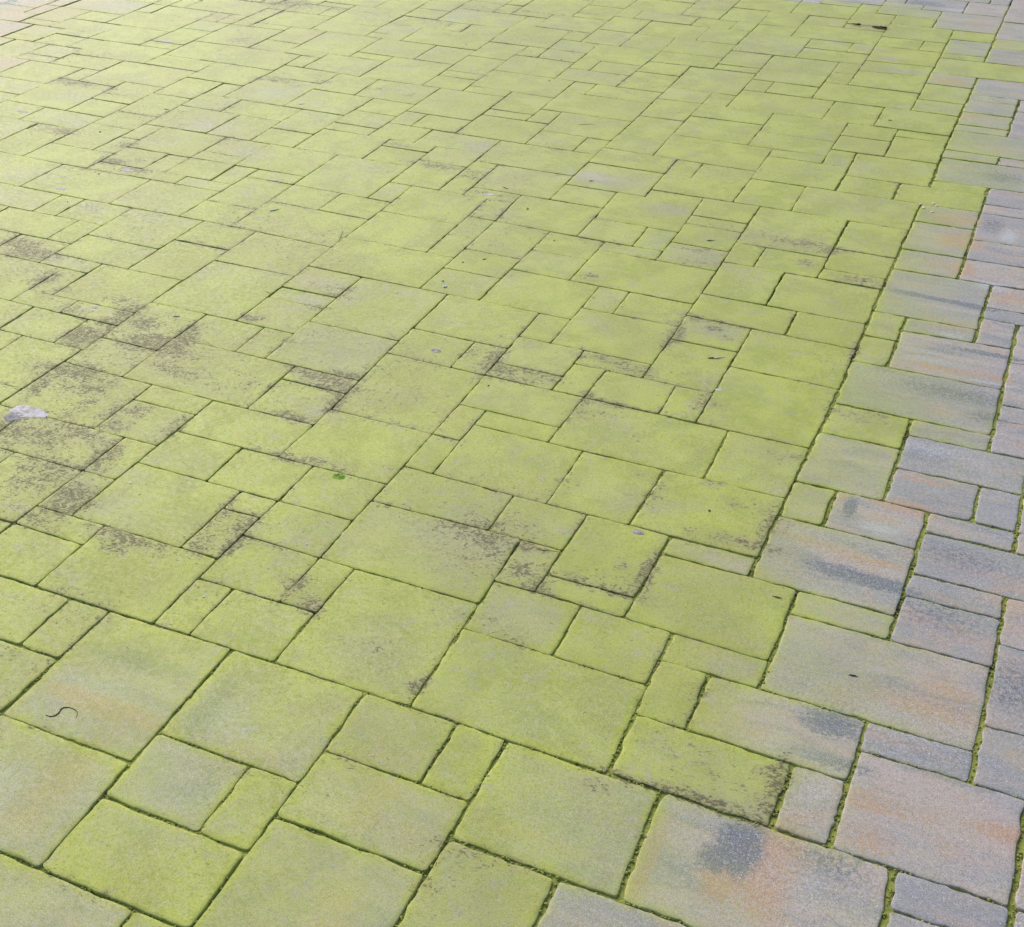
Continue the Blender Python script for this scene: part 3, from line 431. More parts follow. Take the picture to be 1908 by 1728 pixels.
-23533,9185,-19507,9163,-19533,11596,-23526,11528|95,89,93,92|-0.4|43||very large oblong lime-green slab, near the left edge, in the upper quarter
-21554,7575,-20551,7579,-20537,9152,-21570,9153|90,94,95,89|-0.3|12||
-24580,7574,-21554,7575,-21570,9153,-24573,9204|82,79,83,84|-0.4|32||medium oblong mossy green slab, at the left edge, in the upper quarter
-27629,9243,-23533,9185,-23526,11528,-27554,11636|98,99,100,100|-0.1|43||very large oblong lime-green slab, at the left edge, in the upper quarter
-25534,11569,-22455,11542,-22475,13165,-25520,13193|96,100,100,100|-0.4|32||medium oblong lime-green slab, near the left edge, in the upper quarter
-27554,11636,-25534,11569,-25524,14010,-27506,14028|100,96,95,94|-0.4|23||medium upright lime-green slab, at the left edge, in the upper quarter
-27506,14028,-25524,14010,-25527,14766,-27512,14767|87,89,99,83|-0.9|21||
-28572,14785,-25527,14766,-25531,16407,-28594,16451|87,79,92,83|0.1|32||medium oblong mossy green slab, near the left edge, close to the top
-30713,14838,-28572,14785,-28594,16451,-30743,16478|91,91,90,88|0.0|22||
-30678,12472,-27520,12448,-27512,14767,-30713,14838|84,82,79,86|0.6|33||
-25520,13193,-23496,13171,-23468,15600,-25527,15639|95,97,93,97|0.5|23||medium upright lime-green slab, near the left edge, in the upper quarter
-25527,15639,-23468,15600,-23490,17256,-25542,17273|89,96,100,96|-0.0|22||
-27551,16439,-25531,16407,-25561,18097,-27607,18120|100,100,99,95|0.7|22||
-23474,14800,-22524,14804,-22542,16398,-23468,16393|97,99,95,91|-0.5|12||
-23496,13171,-22475,13165,-22524,14804,-23474,14800|96,94,100,93|0.1|12||
-23468,16393,-20542,16426,-20553,18836,-23551,18890|92,97,97,98|0.2|33||worn large squarish lime-green slab, in the left quarter, close to the top
-20542,16426,-18483,16446,-18556,18821,-20553,18836|92,94,93,94|0.6|23||upper medium upright lime-green slab, in the left quarter, in the upper quarter
-21549,18849,-18556,18821,-18574,20468,-21555,20490|98,99,100,99|-0.9|32||lower medium oblong lime-green slab, in the left quarter, close to the top
-23551,18890,-21549,18849,-21555,20490,-23564,20501|83,88,88,96|-0.9|22||
-18534,18025,-16559,18030,-16519,20440,-18574,20468|86,87,85,79|-0.9|23||medium upright mossy green slab, left of centre, in the upper quarter
-18483,16446,-16539,16461,-16559,18030,-18534,18025|96,100,98,99|-0.4|22||uppermost small squarish lime-green slab, left of centre, in the upper quarter
-16539,16461,-13483,16484,-13485,18772,-16556,18779|92,100,95,92|-0.5|33||right-hand large squarish lime-green slab, left of centre, in the upper quarter
-16556,18779,-14513,18768,-14505,19604,-16542,19610|85,90,86,90|0.9|21||
-16542,19610,-14505,19604,-14490,21185,-16504,21214|93,96,90,94|0.3|22||
-16504,21214,-14490,21185,-14489,22808,-16511,22858|98,96,92,87|0.2|22||
-14513,18768,-12465,18774,-12479,20408,-14497,20420|95,92,100,93|-0.6|22||upper small squarish lime-green slab, just left of centre, in the upper quarter
-13489,18019,-11472,18011,-11481,18774,-13485,18772|98,100,97,99|-0.6|21||
-13483,16484,-11438,16461,-11472,18011,-13489,18019|99,93,99,100|0.7|22||lower small squarish lime-green slab, just left of centre, in the upper quarter
-29658,19796,-27655,19744,-27665,20526,-29665,20546|94,97,99,96|-0.3|21||
-30669,19808,-29658,19796,-29673,21344,-30661,21351|94,95,96,86|0.4|12||
-32690,21364,-29673,21344,-29677,23001,-32668,22939|100,100,100,100|-0.3|32||medium oblong lime-green slab, near the left edge, close to the top
-33743,18942,-30694,18933,-30661,21351,-33738,21373|88,95,94,93|-0.8|33||large squarish lime-green slab, at the left edge, close to the top
-33727,17306,-30741,17279,-30694,18933,-33743,18942|82,82,82,82|0.8|32||
-32708,15696,-30731,15681,-30741,17279,-32700,17296|85,85,85,85|-0.3|22||
-30743,16478,-27551,16439,-27655,19744,-30669,19808|99,93,100,99|-0.5|34||dark-specked very large square lime-green slab, near the left edge, close to the top
-27607,18120,-25561,18097,-25583,18915,-27634,18922|97,95,96,95|0.1|21||
-27634,18922,-25583,18915,-25599,20516,-27665,20526|100,100,98,100|0.3|22||
-29665,20546,-25599,20516,-25595,22948,-29677,23001|98,94,100,92|0.7|43||left-hand very large oblong lime-green slab, in the left quarter, close to the top
-25542,17273,-23490,17256,-23561,19702,-25598,19710|97,100,95,99|-0.9|23||lower medium upright lime-green slab, in the left quarter, close to the top
-25598,19710,-23561,19702,-23557,22069,-25584,22111|100,94,98,100|0.3|23||upper medium upright lime-green slab, in the left quarter, close to the top
-23564,20501,-22551,20495,-22553,22054,-23557,22069|95,91,91,87|0.9|12||
-25584,22111,-22553,22054,-22517,24449,-25623,24498|94,95,95,92|-0.9|33||large squarish lime-green slab, in the left quarter, close to the top
-22551,20495,-19522,20480,-19554,23624,-22513,23726|93,98,92,96|-0.7|34||large greyish slab with a crumbly stained top edge, upper left of centre
-22513,23726,-19554,23624,-19556,25233,-22545,25376|91,92,94,89|-0.3|32||dark-specked medium oblong lime-green slab, left of centre, close to the top
-22545,25376,-21554,25346,-21565,26911,-22596,26927|94,97,90,93|0.1|12||
-26607,24512,-22517,24449,-22596,26927,-26596,26992|92,90,96,97|-0.9|43||right-hand very large oblong lime-green slab, in the left quarter, close to the top
-28640,24535,-26607,24512,-26596,26992,-28662,26931|90,96,92,96|-0.5|23||
-28624,23006,-25595,22948,-25623,24498,-28640,24535|99,100,95,98|-0.6|32||upper medium oblong lime-green slab, in the left quarter, close to the top
-30600,26155,-28654,26157,-28675,28554,-30553,28569|95,100,100,100|0.2|23||
-30612,25306,-28648,25313,-28654,26157,-30600,26155|99,98,98,98|-0.4|21||
-32668,22939,-28624,23006,-28648,25313,-32653,25273|100,89,90,100|-0.9|43||very large oblong lime-green slab, near the left edge, close to the top
-33653,25286,-30612,25306,-30560,27701,-33629,27797|100,96,100,100|-0.6|33||large squarish lime-green slab, near the left edge, at the top edge
-34627,27827,-30560,27701,-30564,30103,-34672,30160|94,99,93,93|0.1|43||left-hand very large oblong lime-green slab, in the left quarter, at the top edge
-34672,30160,-33647,30140,-33704,31750,-34704,31769|92,85,91,85|0.1|12||
-33647,30140,-30564,30103,-30575,31664,-33704,31750|97,82,90,95|0.8|32||
-30564,30103,-29588,30104,-29581,31655,-30575,31664|96,88,85,98|-0.7|12||
-30553,28569,-28675,28554,-28656,30106,-30564,30103|88,88,88,90|-0.4|22||
-28662,26931,-25577,26999,-25565,30101,-28656,30106|89,94,96,92|0.0|34||large slab speckled brown and grey in its lower half, near the top left
-29588,30104,-28656,30106,-28629,31653,-29581,31655|97,97,98,97|0.4|12||
-28656,30106,-27619,30107,-27599,33273,-28612,33287|100,98,93,100|0.7|14||
-27617,30885,-24519,30852,-24606,33253,-27599,33273|100,100,95,100|-0.2|33||large squarish lime-green slab, left of centre, at the top edge
-27619,30107,-25565,30101,-25575,30864,-27617,30885|90,92,89,89|0.7|21||
-25547,28525,-23562,28475,-23553,30841,-25575,30864|100,96,95,100|0.2|23||
-25577,26999,-23542,26949,-23562,28475,-25547,28525|92,100,100,96|-0.6|22||
-23551,27729,-20491,27657,-20534,30840,-23553,30841|96,91,100,86|-0.7|34||lower very large square lime-green slab, left of centre, at the top edge
-23542,26949,-21565,26911,-21565,27696,-23551,27729|88,89,89,100|-0.9|21||
-21554,25346,-18526,25178,-18542,27584,-21565,27696|87,85,91,88|0.5|33||large squarish mossy green slab, left of centre, close to the top
-20491,27657,-18542,27584,-18542,28439,-20487,28465|96,96,97,92|-0.3|21||
-20487,28465,-17503,28426,-17530,30810,-20534,30840|89,99,94,89|-0.2|33||large squarish lime-green slab, just left of centre, close to the top
-17503,28426,-15449,28397,-15437,30832,-17530,30810|83,91,87,85|0.6|23||
-18526,25178,-15417,25177,-15449,28397,-18542,28439|89,90,95,93|-0.5|34||upper very large square lime-green slab, just left of centre, close to the top
-19545,22897,-17478,22878,-17529,25156,-19556,25233|91,91,92,89|0.3|23||medium upright lime-green slab, left of centre, close to the top
-17478,22878,-14489,22808,-14503,25189,-17529,25156|92,95,89,93|-0.5|33||dark-specked large squarish lime-green slab, just left of centre, close to the top
-19522,20480,-16519,20440,-16511,22858,-19545,22897|96,98,93,97|-0.0|33||large squarish lime-green slab, left of centre, close to the top
-15417,25177,-13474,25192,-13488,26749,-15408,26747|98,95,98,92|-0.2|22||
-15408,26747,-13488,26749,-13483,27583,-15427,27580|91,100,97,92|-0.4|21||
-15427,27580,-13483,27583,-13484,29974,-15442,29970|95,85,92,88|0.7|23||medium upright lime-green slab, just left of centre, close to the top
-15442,29970,-13484,29974,-13456,32373,-15476,32347|91,95,93,94|-0.3|23||
-13478,28382,-10491,28354,-10493,30843,-13481,30888|95,91,94,95|-0.6|33||left-hand large squarish lime-green slab, just right of centre, close to the top
-13484,25986,-9469,25890,-9495,28345,-13478,28382|94,87,93,96|-0.2|43||left-hand very large oblong lime-green slab, just right of centre, close to the top
-10491,28354,-7587,28350,-7555,30011,-10496,30012|88,79,87,74|-0.8|32||medium oblong mossy green slab, just right of centre, close to the top
-13474,25192,-11443,25164,-11458,25931,-13484,25986|97,97,95,99|0.2|21||
-11418,23572,-9443,23575,-9469,25890,-11458,25931|93,97,89,97|0.6|23||medium upright lime-green slab, just right of centre, close to the top
-9486,26827,-8481,26826,-8478,28342,-9495,28345|93,87,91,92|-0.8|12||
-8481,26826,-5476,26815,-5457,28377,-8478,28342|88,97,93,97|0.1|32||medium oblong lime-green slab, just right of centre, close to the top
-9441,24374,-5446,24384,-5476,26815,-9486,26827|90,94,94,90|-1.0|43||right-hand very large oblong lime-green slab, just right of centre, close to the top
-10496,30012,-9486,30013,-9485,31569,-10491,31589|94,98,96,100|0.9|12||
-9486,30013,-7555,30011,-7481,31543,-9485,31569|100,94,100,100|-0.1|22||
-10491,31589,-7481,31543,-7402,34062,-10562,34063|100,100,98,100|-0.6|33||right-hand large squarish lime-green slab, just right of centre, close to the top
-15476,32347,-12447,32386,-12507,35604,-15549,35655|98,96,91,94|1.0|34||lower very large square lime-green slab, just right of centre, at the top edge
-12486,34114,-11475,34089,-11482,35586,-12507,35604|100,100,94,100|-0.6|12||
-12447,32386,-10504,32385,-10562,34063,-12486,34114|80,89,81,81|-0.8|22||
-13481,30888,-12395,30885,-12447,32386,-13456,32373|97,88,88,95|-0.2|12||
-24571,32507,-21466,32574,-21440,35637,-24615,35603|93,87,88,90|0.3|34||upper very large square lime-green slab, left of centre, at the top edge
-24519,30852,-21455,30837,-21466,32574,-24571,32507|88,95,86,88|-0.7|32||
-21459,31622,-19497,31616,-19516,33302,-21464,33308|81,78,75,77|-0.2|22||
-21455,30837,-19491,30837,-19497,31616,-21459,31622|80,77,83,78|-0.5|21||
-19491,30837,-15437,30832,-15499,33260,-19516,33302|93,100,95,99|1.0|43||very large oblong lime-green slab, just left of centre, at the top edge
-18511,33292,-17492,33282,-17511,34709,-18514,34727|95,91,87,85|0.6|12||
-17492,33282,-15499,33260,-15539,34775,-17511,34709|89,89,86,86|-0.9|22||
-21464,33308,-18511,33292,-18514,34727,-21442,34842|94,98,98,100|0.6|32||
-21442,34842,-19555,34770,-19571,36466,-21451,36477|93,90,96,99|-0.3|22||
-25570,33252,-24606,33253,-24628,34877,-25563,34884|92,91,86,97|0.7|12||
-38822,27008,-36764,26989,-36719,29322,-38766,29361|72,72,72,72|-0.8|23|E|
-38824,26200,-36772,26159,-36764,26989,-38822,27008|88,88,88,88|-0.6|21|E|
-37738,24571,-35704,24546,-35692,26134,-37795,26180|80,80,80,80|-0.2|22|D|
-37715,23768,-35713,23758,-35704,24546,-37738,24571|93,99,97,100|0.3|21|D|
-35713,23758,-33660,23736,-33653,25286,-35696,25356|98,89,95,99|-0.1|22||
-35696,25356,-33653,25286,-33652,26090,-35692,26134|88,88,88,88|-1.0|21||
-36772,26159,-33652,26090,-33629,27797,-36747,27815|88,88,88,88|-0.3|32||
-36747,27815,-34627,27827,-34642,29309,-36719,29322|96,90,96,90|-0.7|22||
-34670,22196,-32681,22164,-32657,23724,-34694,23748|76,76,76,76|0.4|22||
-33660,23736,-32657,23724,-32653,25273,-33653,25286|88,91,98,97|0.2|12||
-34672,21385,-32690,21364,-32681,22164,-34670,22196|72,72,72,72|-0.3|21||
-36780,21412,-34672,21385,-34694,23748,-36765,23765|78,78,78,78|-0.6|23|E|
-36798,18946,-33743,18942,-33738,21373,-36780,21412|45,45,45,45|1.0|33||
-40892,23810,-37715,23768,-37795,26180,-40879,26238|30,30,30,30|0.4|33||
-41911,26251,-38824,26200,-38817,27712,-41903,27735|34,34,34,34|0.5|32||
-41903,27735,-39790,27694,-39797,28626,-41899,28654|34,34,34,34|-0.3|21||
-7402,34062,-4465,34126,-4474,36429,-7476,36359|95,95,96,85|-0.2|33||large squarish lime-green slab, right of centre, close to the top
-7444,32345,-4473,32491,-4465,34126,-7402,34062|93,99,100,96|0.4|32||upper medium oblong lime-green slab, right of centre, close to the top
-7519,30776,-5483,30789,-5500,32451,-7444,32345|99,92,100,92|0.4|22||
-7587,28350,-5457,28377,-5483,30789,-7519,30776|94,100,98,100|0.2|23||middle medium upright lime-green slab, right of centre, close to the top
-5454,29179,-2464,29223,-2465,32524,-5500,32451|92,89,93,83|-0.4|34||very large square lime-green slab, right of centre, close to the top
-4473,32491,-2465,32524,-2474,33298,-4468,33282|96,92,98,100|-0.7|21||
-4442,38838,-2453,38831,-2459,40420,-4433,40373|95,93,98,100|0.2|22||
-4470,35492,-1460,35581,-1441,38843,-4442,38838|83,84,86,84|-0.3|34||very large square mossy green slab, in the right quarter, at the top edge
-4468,33282,-2474,33298,-2465,35545,-4470,35492|92,86,85,96|-1.0|23||uppermost medium upright lime-green slab, right of centre, close to the top
-2474,33298,541,33345,544,35661,-2465,35545|83,83,83,90|-0.4|33||large squarish mossy green slab, in the right quarter, close to the top
-2453,31678,535,31680,541,33345,-2474,33298|85,100,88,94|0.7|32||medium oblong lime-green slab, in the right quarter, close to the top
-2453,30119,-1477,30128,-1464,31679,-2453,31678|90,88,95,93|-0.1|12||
-1477,30128,536,30138,535,31680,-1464,31679|91,90,99,89|-0.7|22||
-2474,27614,1503,27700,1529,30144,-2453,30119|93,100,100,99|0.3|43||left-hand very large oblong lime-green slab, in the right quarter, close to the top
-3504,27595,-2474,27614,-2464,29223,-3500,29211|83,87,95,87|-0.8|12||
-5468,27572,-3504,27595,-3500,29211,-5454,29179|84,85,91,77|0.8|22||
-5458,25220,-3541,25267,-3504,27595,-5468,27572|99,93,97,100|-0.4|23||lowest medium upright lime-green slab, right of centre, close to the top
-5474,22805,-3509,22834,-3541,25267,-5458,25220|97,99,97,98|-0.8|23||medium upright lime-green slab, right of centre, in the upper quarter
-5494,21187,-3489,21139,-3509,22834,-5474,22805|89,90,86,88|-0.6|22||uppermost small squarish lime-green slab, right of centre, in the upper quarter
-3528,26001,-468,26068,-477,27665,-3504,27595|89,96,87,96|-0.8|32||lower medium oblong lime-green slab, right of centre, close to the top
-3528,23600,-477,23606,-468,26068,-3528,26001|93,100,94,91|0.7|33||large squarish lime-green slab, right of centre, in the upper quarter
-3489,21139,530,21104,511,23610,-3528,23600|100,96,100,97|0.6|43||very large oblong lime-green slab, right of centre, in the upper quarter
-464,25267,2568,25301,2561,27705,-477,27665|86,95,97,95|-0.4|33||upper large squarish lime-green slab, in the right quarter, in the upper quarter
-477,23606,2566,23637,2568,25301,-464,25267|100,93,95,93|-0.2|32||medium oblong lime-green slab, in the right quarter, in the upper quarter
536,30138,4618,30200,4617,32546,537,32547|98,100,100,95|0.3|43||right-hand very large oblong lime-green slab, in the right quarter, close to the top
1570,32556,4617,32546,4601,35018,1591,34774|100,92,94,97|0.8|33||large squarish lime-green slab, in the right quarter, close to the top
1591,34774,4601,35018,4615,36571,1595,36373|92,90,87,87|-0.0|32||worn medium oblong lime-green slab, near the right edge, close to the top
1595,36373,4615,36571,4616,38948,1565,38927|95,100,96,98|0.7|33||worn large squarish lime-green slab, near the right edge, close to the top
-453,8382,1580,8384,1558,9930,-463,9919|100,95,98,99|-0.3|22|J|small squarish lime-green slab, right of centre, a third of the way down
-15566,5126,-13474,5164,-13413,7612,-15573,7590|94,100,97,100|-0.0|23||medium upright lime-green slab, in the left quarter, a third of the way down
-7470,9982,-6438,9980,-6427,11539,-7469,11556|99,99,99,90|-0.3|12||
-12395,30885,-10493,30843,-10504,32385,-12447,32386|83,84,85,92|0.2|22||
-22561,4423,-20557,4422,-20556,5925,-22548,5931|95,85,90,93|-0.5|22||
-21559,2007,-17435,1931,-17470,4381,-21545,4426|93,100,87,98|-0.2|43||very large oblong lime-green slab, at the left edge, a third of the way down
-19537,401,-16458,375,-16506,1922,-19529,1967|98,100,98,94|-0.4|32||
-18537,-1999,-15546,-1999,-15554,372,-18523,392|93,83,89,89|0.5|33||
-16523,-4408,-13521,-4462,-13503,-1997,-16469,-1999|100,92,97,100|0.9|33||
-13503,-6790,-11521,-6763,-11534,-4460,-13521,-4462|93,87,99,93|-0.2|23||
-12505,-9211,-9507,-9198,-9491,-6766,-12496,-6773|77,89,87,88|0.5|33||
-3472,-16421,-429,-16405,-403,-14098,-3467,-14076|45,38,55,68|0.8|33||large squarish half-green slab, near the left edge, at the bottom edge
-429,-16405,1543,-16399,1541,-14088,-403,-14098|75,75,75,75|-0.1|23||medium upright mossy green slab, in the left quarter, at the bottom edge
609,-14099,3563,-14012,3589,-11605,617,-11583|80,55,58,72|-0.1|33||large squarish half-green slab, left of centre, at the bottom edge
3578,-13176,5584,-13178,5605,-10798,3586,-10787|86,88,84,72|-0.8|23||medium upright mossy green slab, just left of centre, at the bottom edge
5584,-13178,9556,-13193,9560,-10787,5605,-10798|30,12,12,30|-0.4|43||very large oblong green-tinged grey slab, just right of centre, at the bottom edge
9554,-12390,12576,-12410,12545,-10802,9560,-10787|5,5,5,5|0.5|32||
10670,-10791,12545,-10802,12523,-9211,10672,-9204|4,4,4,4|-0.9|22||small squarish bluish grey slab, near the right edge, at the bottom edge
10672,-9204,12523,-9211,12520,-8392,10660,-8382|4,4,4,4|-0.8|21||narrow strip bluish grey slab, near the right edge, at the bottom edge
12520,-8392,14589,-8402,14584,-5983,12535,-5966|4,4,4,4|0.7|23||
12545,-10802,14598,-10819,14589,-8402,12520,-8392|4,4,4,4|0.3|23||
11579,-2005,13570,-2015,13571,-429,11578,-419|6,6,6,6|0.8|22||small squarish pinkish grey slab, at the right edge, two thirds down
11571,-4424,14583,-4419,14582,-2012,11579,-2005|6,6,6,6|-0.8|33||large squarish bluish grey slab, at the right edge, in the lower quarter
11567,-5964,14584,-5983,14583,-4419,11571,-4424|6,6,6,6|-0.8|32||medium oblong bluish grey slab, at the right edge, in the lower quarter
9603,-397,13571,-429,13572,1238,9618,1215|6,6,6,6|-0.8|42||long shallow bluish grey slab, near the right edge, just below mid height
-19535,13994,-17537,14016,-17552,14799,-19538,14804|93,87,91,87|-0.2|21||
6561,9990,7545,9995,7547,11596,6546,11593|82,82,82,82|0.1|12||upper small upright mossy green slab, in the right quarter, a third of the way down
6574,8392,7543,8394,7545,9995,6561,9990|82,82,82,82|0.7|12||lower small upright mossy green slab, in the right quarter, a third of the way down
7546,10700,9555,10763,9557,11605,7547,11596|55,10,10,45|-0.8|21||orange-patched narrow strip green-tinged grey slab, near the right edge, a third of the way down
7543,8394,10564,8404,10561,10795,7546,10700|30,5,4,25|0.7|33||striped slab with blue, white and rusty orange bands, just below its small green neighbours
6584,5963,10594,5960,10564,8404,6574,8392|72,25,5,62|-0.8|43||wide plain bluish-grey slab directly below the blue, white and rust banded slab
6546,11593,9557,11605,9563,14814,6546,14764|68,14,6,58|-0.9|34||large slab with long horizontal dark blue-grey stripes and pale bands, upper right
9559,13179,11574,13220,11578,14828,9563,14814|5,5,5,5|0.8|22||salmon pink slab cut by the right edge of the photo
9558,12407,11573,12419,11574,13220,9559,13179|5,5,5,5|-0.2|21||
9555,10763,10561,10795,10565,12413,9558,12407|5,5,5,5|0.3|12||small upright pinkish grey slab, at the right edge, a third of the way down
10560,10007,12577,10017,12582,12425,10565,12413|5,5,5,5|0.9|23||
10577,7604,12572,7611,12577,10017,10560,10007|5,5,5,5|-0.0|23||medium upright pale grey slab, at the right edge, just above mid height
10589,6780,12570,6809,12572,7611,10577,7604|5,5,5,5|0.4|21||
10591,5196,12567,5215,12570,6809,10589,6780|5,5,5,5|-0.2|22||small squarish pale grey slab, at the right edge, just above mid height
11558,3585,13575,3607,13577,5217,11555,5208|5,5,5,5|0.6|22||
11568,2034,13573,2032,13575,3607,11558,3585|5,5,5,5|-0.8|22||
11572,1234,13572,1238,13573,2032,11568,2034|5,5,5,5|0.5|21||
6546,14764,8557,14803,8560,16414,6548,16399|70,22,15,55|-0.7|22||narrow orange-tinted slab at right, lowest of the three stacked orange slabs
6548,16399,8560,16414,8568,18825,6553,18812|60,30,18,55|0.2|23||orange-tinted slab at right, middle one of the three stacked orange slabs
6553,18812,8568,18825,8567,20387,6571,20371|78,30,18,70|-0.6|22||orange-tinted slab at right, topmost of the three stacked orange slabs
6603,22805,10589,22865,10595,25293,6550,25263|72,10,6,60|-0.8|43||very large oblong green-tinged grey slab, at the right edge, in the upper quarter
6550,25263,8575,25271,8578,26099,6541,26162|60,55,45,60|-0.7|21||
8575,25271,10595,25293,10597,26102,8578,26099|15,15,15,15|-0.3|21||
6541,26162,10597,26102,10604,28528,6540,28479|75,25,10,65|-0.8|43||very large oblong half-green slab, at the right edge, in the upper quarter
6540,28479,8584,28502,8586,29311,6546,29288|50,45,45,50|0.0|21||
6546,29288,8586,29311,8590,30930,6564,30905|45,35,35,45|-0.2|22||
6564,30905,8590,30930,8593,32556,6581,32551|35,25,25,35|0.1|22||
6581,32551,8593,32556,8595,33362,6591,33335|30,25,25,30|0.7|21||
6591,33335,9606,33376,9612,35812,6598,35735|25,12,8,20|-0.3|33||large squarish pale grey slab, at the right edge, close to the top
8584,28502,10604,28528,10609,30148,8588,30145|8,8,8,8|-0.8|22||
8588,30145,10609,30148,10613,31780,8592,31799|8,8,8,8|-0.0|22||
8592,31799,10613,31780,10618,33392,8595,33362|8,8,8,8|1.0|22||
8563,21240,10585,21258,10589,22865,8559,22824|6,6,6,6|-0.3|22||
8567,20387,10583,20423,10585,21258,8563,21240|6,6,6,6|0.4|21||
8565,18008,10577,18037,10583,20423,8567,20387|6,6,6,6|-0.8|23||medium upright bluish grey slab, at the right edge, in the upper quarter
8560,16414,10573,16428,10577,18037,8565,18008|6,6,6,6|-0.5|22||small squarish bluish grey slab, at the right edge, a third of the way down
8557,14803,10570,14821,10573,16428,8560,16414|6,6,6,6|0.5|22||small squarish pinkish grey slab, at the right edge, a third of the way down
4608,35701,8601,35790,8607,38236,4618,38176|80,85,90,75|0.1|43||very large oblong mossy green slab, at the right edge, close to the top
4618,38176,6586,38204,6587,38985,4616,38948|88,85,85,88|-0.5|21||
4616,38948,6587,38985,6592,41458,4590,41427|60,35,30,50|-0.9|23||
4590,41427,6592,41458,6595,43088,4575,43055|90,90,90,90|0.6|22||
6586,38204,8607,38236,8613,40678,6590,40644|30,15,15,30|-0.2|23||
6590,40644,8613,40678,8617,42309,6593,42273|70,60,60,70|0.4|22||
6593,42273,8617,42309,8625,45575,6599,45536|15,15,15,15|-0.1|24||
6599,45536,9639,45596,9646,48052,6604,47988|10,10,10,10|0.2|33||
3565,43040,6595,43088,6601,46353,3569,46300|35,22,12,15|0.1|34||very large square green-tinged grey slab, near the right edge, at the top edge
4579,46317,6601,46353,6606,48806,4582,48767|15,20,10,10|1.0|23||
-6493,42941,-3479,42962,-3481,45399,-6496,45376|96,95,98,98|-0.4|33||
-3479,42962,-463,42990,-464,45430,-3481,45399|92,90,90,86|0.1|33||large squarish lime-green slab, in the right quarter, at the top edge
-463,42178,1550,42200,1551,44641,-463,44617|94,99,90,93|0.6|23||
-463,44617,543,44628,544,46257,-464,46245|85,85,85,85|-0.6|12||
543,44628,3567,44670,3569,46300,544,46257|85,50,30,60|-0.6|32||
544,46257,2560,46285,2560,47101,544,47072|60,35,15,20|0.1|21||
2560,46285,4579,46317,4580,47133,2560,47101|15,12,12,15|0.2|21||
-463,41366,1549,41387,1550,42200,-463,42178|96,96,84,87|0.8|21||
-2466,41347,-463,41366,-463,42990,-2474,42971|88,98,90,90|0.5|22||
-4433,40373,-2459,40420,-2474,42971,-4466,42955|100,100,100,100|-0.5|23||
-6489,40399,-4433,40373,-4466,42955,-6493,42941|95,96,96,92|-0.4|23||
-2453,38831,1565,38927,1549,41387,-2466,41347|89,97,100,100|0.7|43||very large oblong lime-green slab, in the right quarter, at the top edge
-1444,37303,542,37320,542,38902,-1441,38843|85,88,84,84|0.6|22||
542,37320,1592,37330,1565,38927,542,38902|84,85,88,83|0.6|12||
-1460,35581,1594,35685,1592,37330,-1444,37303|98,90,99,99|0.1|32||
543,34084,1585,34088,1594,35685,544,35661|90,94,93,91|0.9|12||
537,32547,1570,32556,1585,34088,543,34084|91,94,91,91|1.0|12||
3561,38937,4616,38948,4603,40614,3563,40600|90,100,98,95|-0.9|12||
1565,38927,3561,38937,3563,40600,1550,40575|100,100,99,100|0.0|22||
1550,40575,4603,40614,4575,43055,1550,43014|91,89,89,91|-0.3|33||large squarish lime-green slab, near the right edge, at the top edge
1550,43014,3565,43040,3567,44670,1551,44641|90,89,86,89|-0.0|22||
-6483,36368,-4474,36429,-4442,38838,-6486,38879|84,90,92,93|-0.4|23||
-9491,36379,-6483,36368,-6486,38879,-9496,38882|95,100,85,98|0.7|33||large squarish lime-green slab, right of centre, at the top edge
-9488,34044,-7402,34062,-7476,36359,-9491,36379|91,90,85,90|0.4|23||
-10499,38880,-7492,38885,-7492,40443,-10503,40496|85,90,88,78|-0.9|32||
-7492,38885,-5483,38859,-5485,40376,-7492,40443|98,97,93,92|-0.9|22||
-5483,38859,-4442,38838,-4433,40373,-5485,40376|92,92,97,98|-1.0|12||
-8496,40482,-6489,40399,-6491,42131,-8499,42121|91,87,92,83|-0.2|22||
-8499,42121,-6491,42131,-6495,44564,-8504,44553|94,98,92,91|0.1|23||
-11506,40495,-8496,40482,-8501,42932,-11512,42923|97,100,97,100|0.8|33||
-11502,38879,-10499,38880,-10503,40496,-11506,40495|97,95,99,96|-0.5|12||
-11475,34089,-9488,34044,-9491,36379,-11489,36441|87,87,86,89|0.8|23||
-11489,36441,-9491,36379,-9496,38882,-11502,38879|98,94,98,94|0.6|23||
-14472,35649,-11482,35586,-11500,38071,-14495,38072|85,86,86,83|-0.6|33||large squarish mossy green slab, just right of centre, at the top edge
-15549,35655,-14472,35649,-14483,37237,-15534,37237|87,78,83,91|-0.2|12||
-16518,37241,-14483,37237,-14495,38072,-16520,38076|90,91,86,82|0.6|21||
-19555,34770,-15539,34775,-15534,37237,-19571,37276|93,85,87,83|-1.0|43||very large oblong mossy green slab, just left of centre, at the top edge
-19571,37276,-17527,37249,-17528,38886,-19556,38893|91,95,100,98|-0.7|22||
-17527,37249,-16518,37241,-16523,38883,-17528,38886|100,100,94,91|-0.7|12||
-16520,38076,-13508,38071,-13516,41302,-16530,41305|100,94,100,100|0.4|34||upper very large square lime-green slab, just right of centre, at the top edge
-13508,38071,-11500,38071,-11502,38879,-13510,38878|95,100,98,98|-0.5|21||
-13510,38878,-11502,38879,-11506,40495,-13514,40494|97,95,97,99|-0.9|22||
-23559,35601,-21440,35637,-21483,37290,-23564,37303|95,96,96,87|0.5|22||
-21451,36477,-19571,36466,-19566,38087,-21524,38096|82,90,94,93|-0.8|22||
-27599,33273,-25570,33252,-25563,34884,-27600,34906|97,95,88,92|0.1|22||
-26588,34894,-24628,34877,-24615,35603,-26590,35640|95,100,100,97|0.2|21||
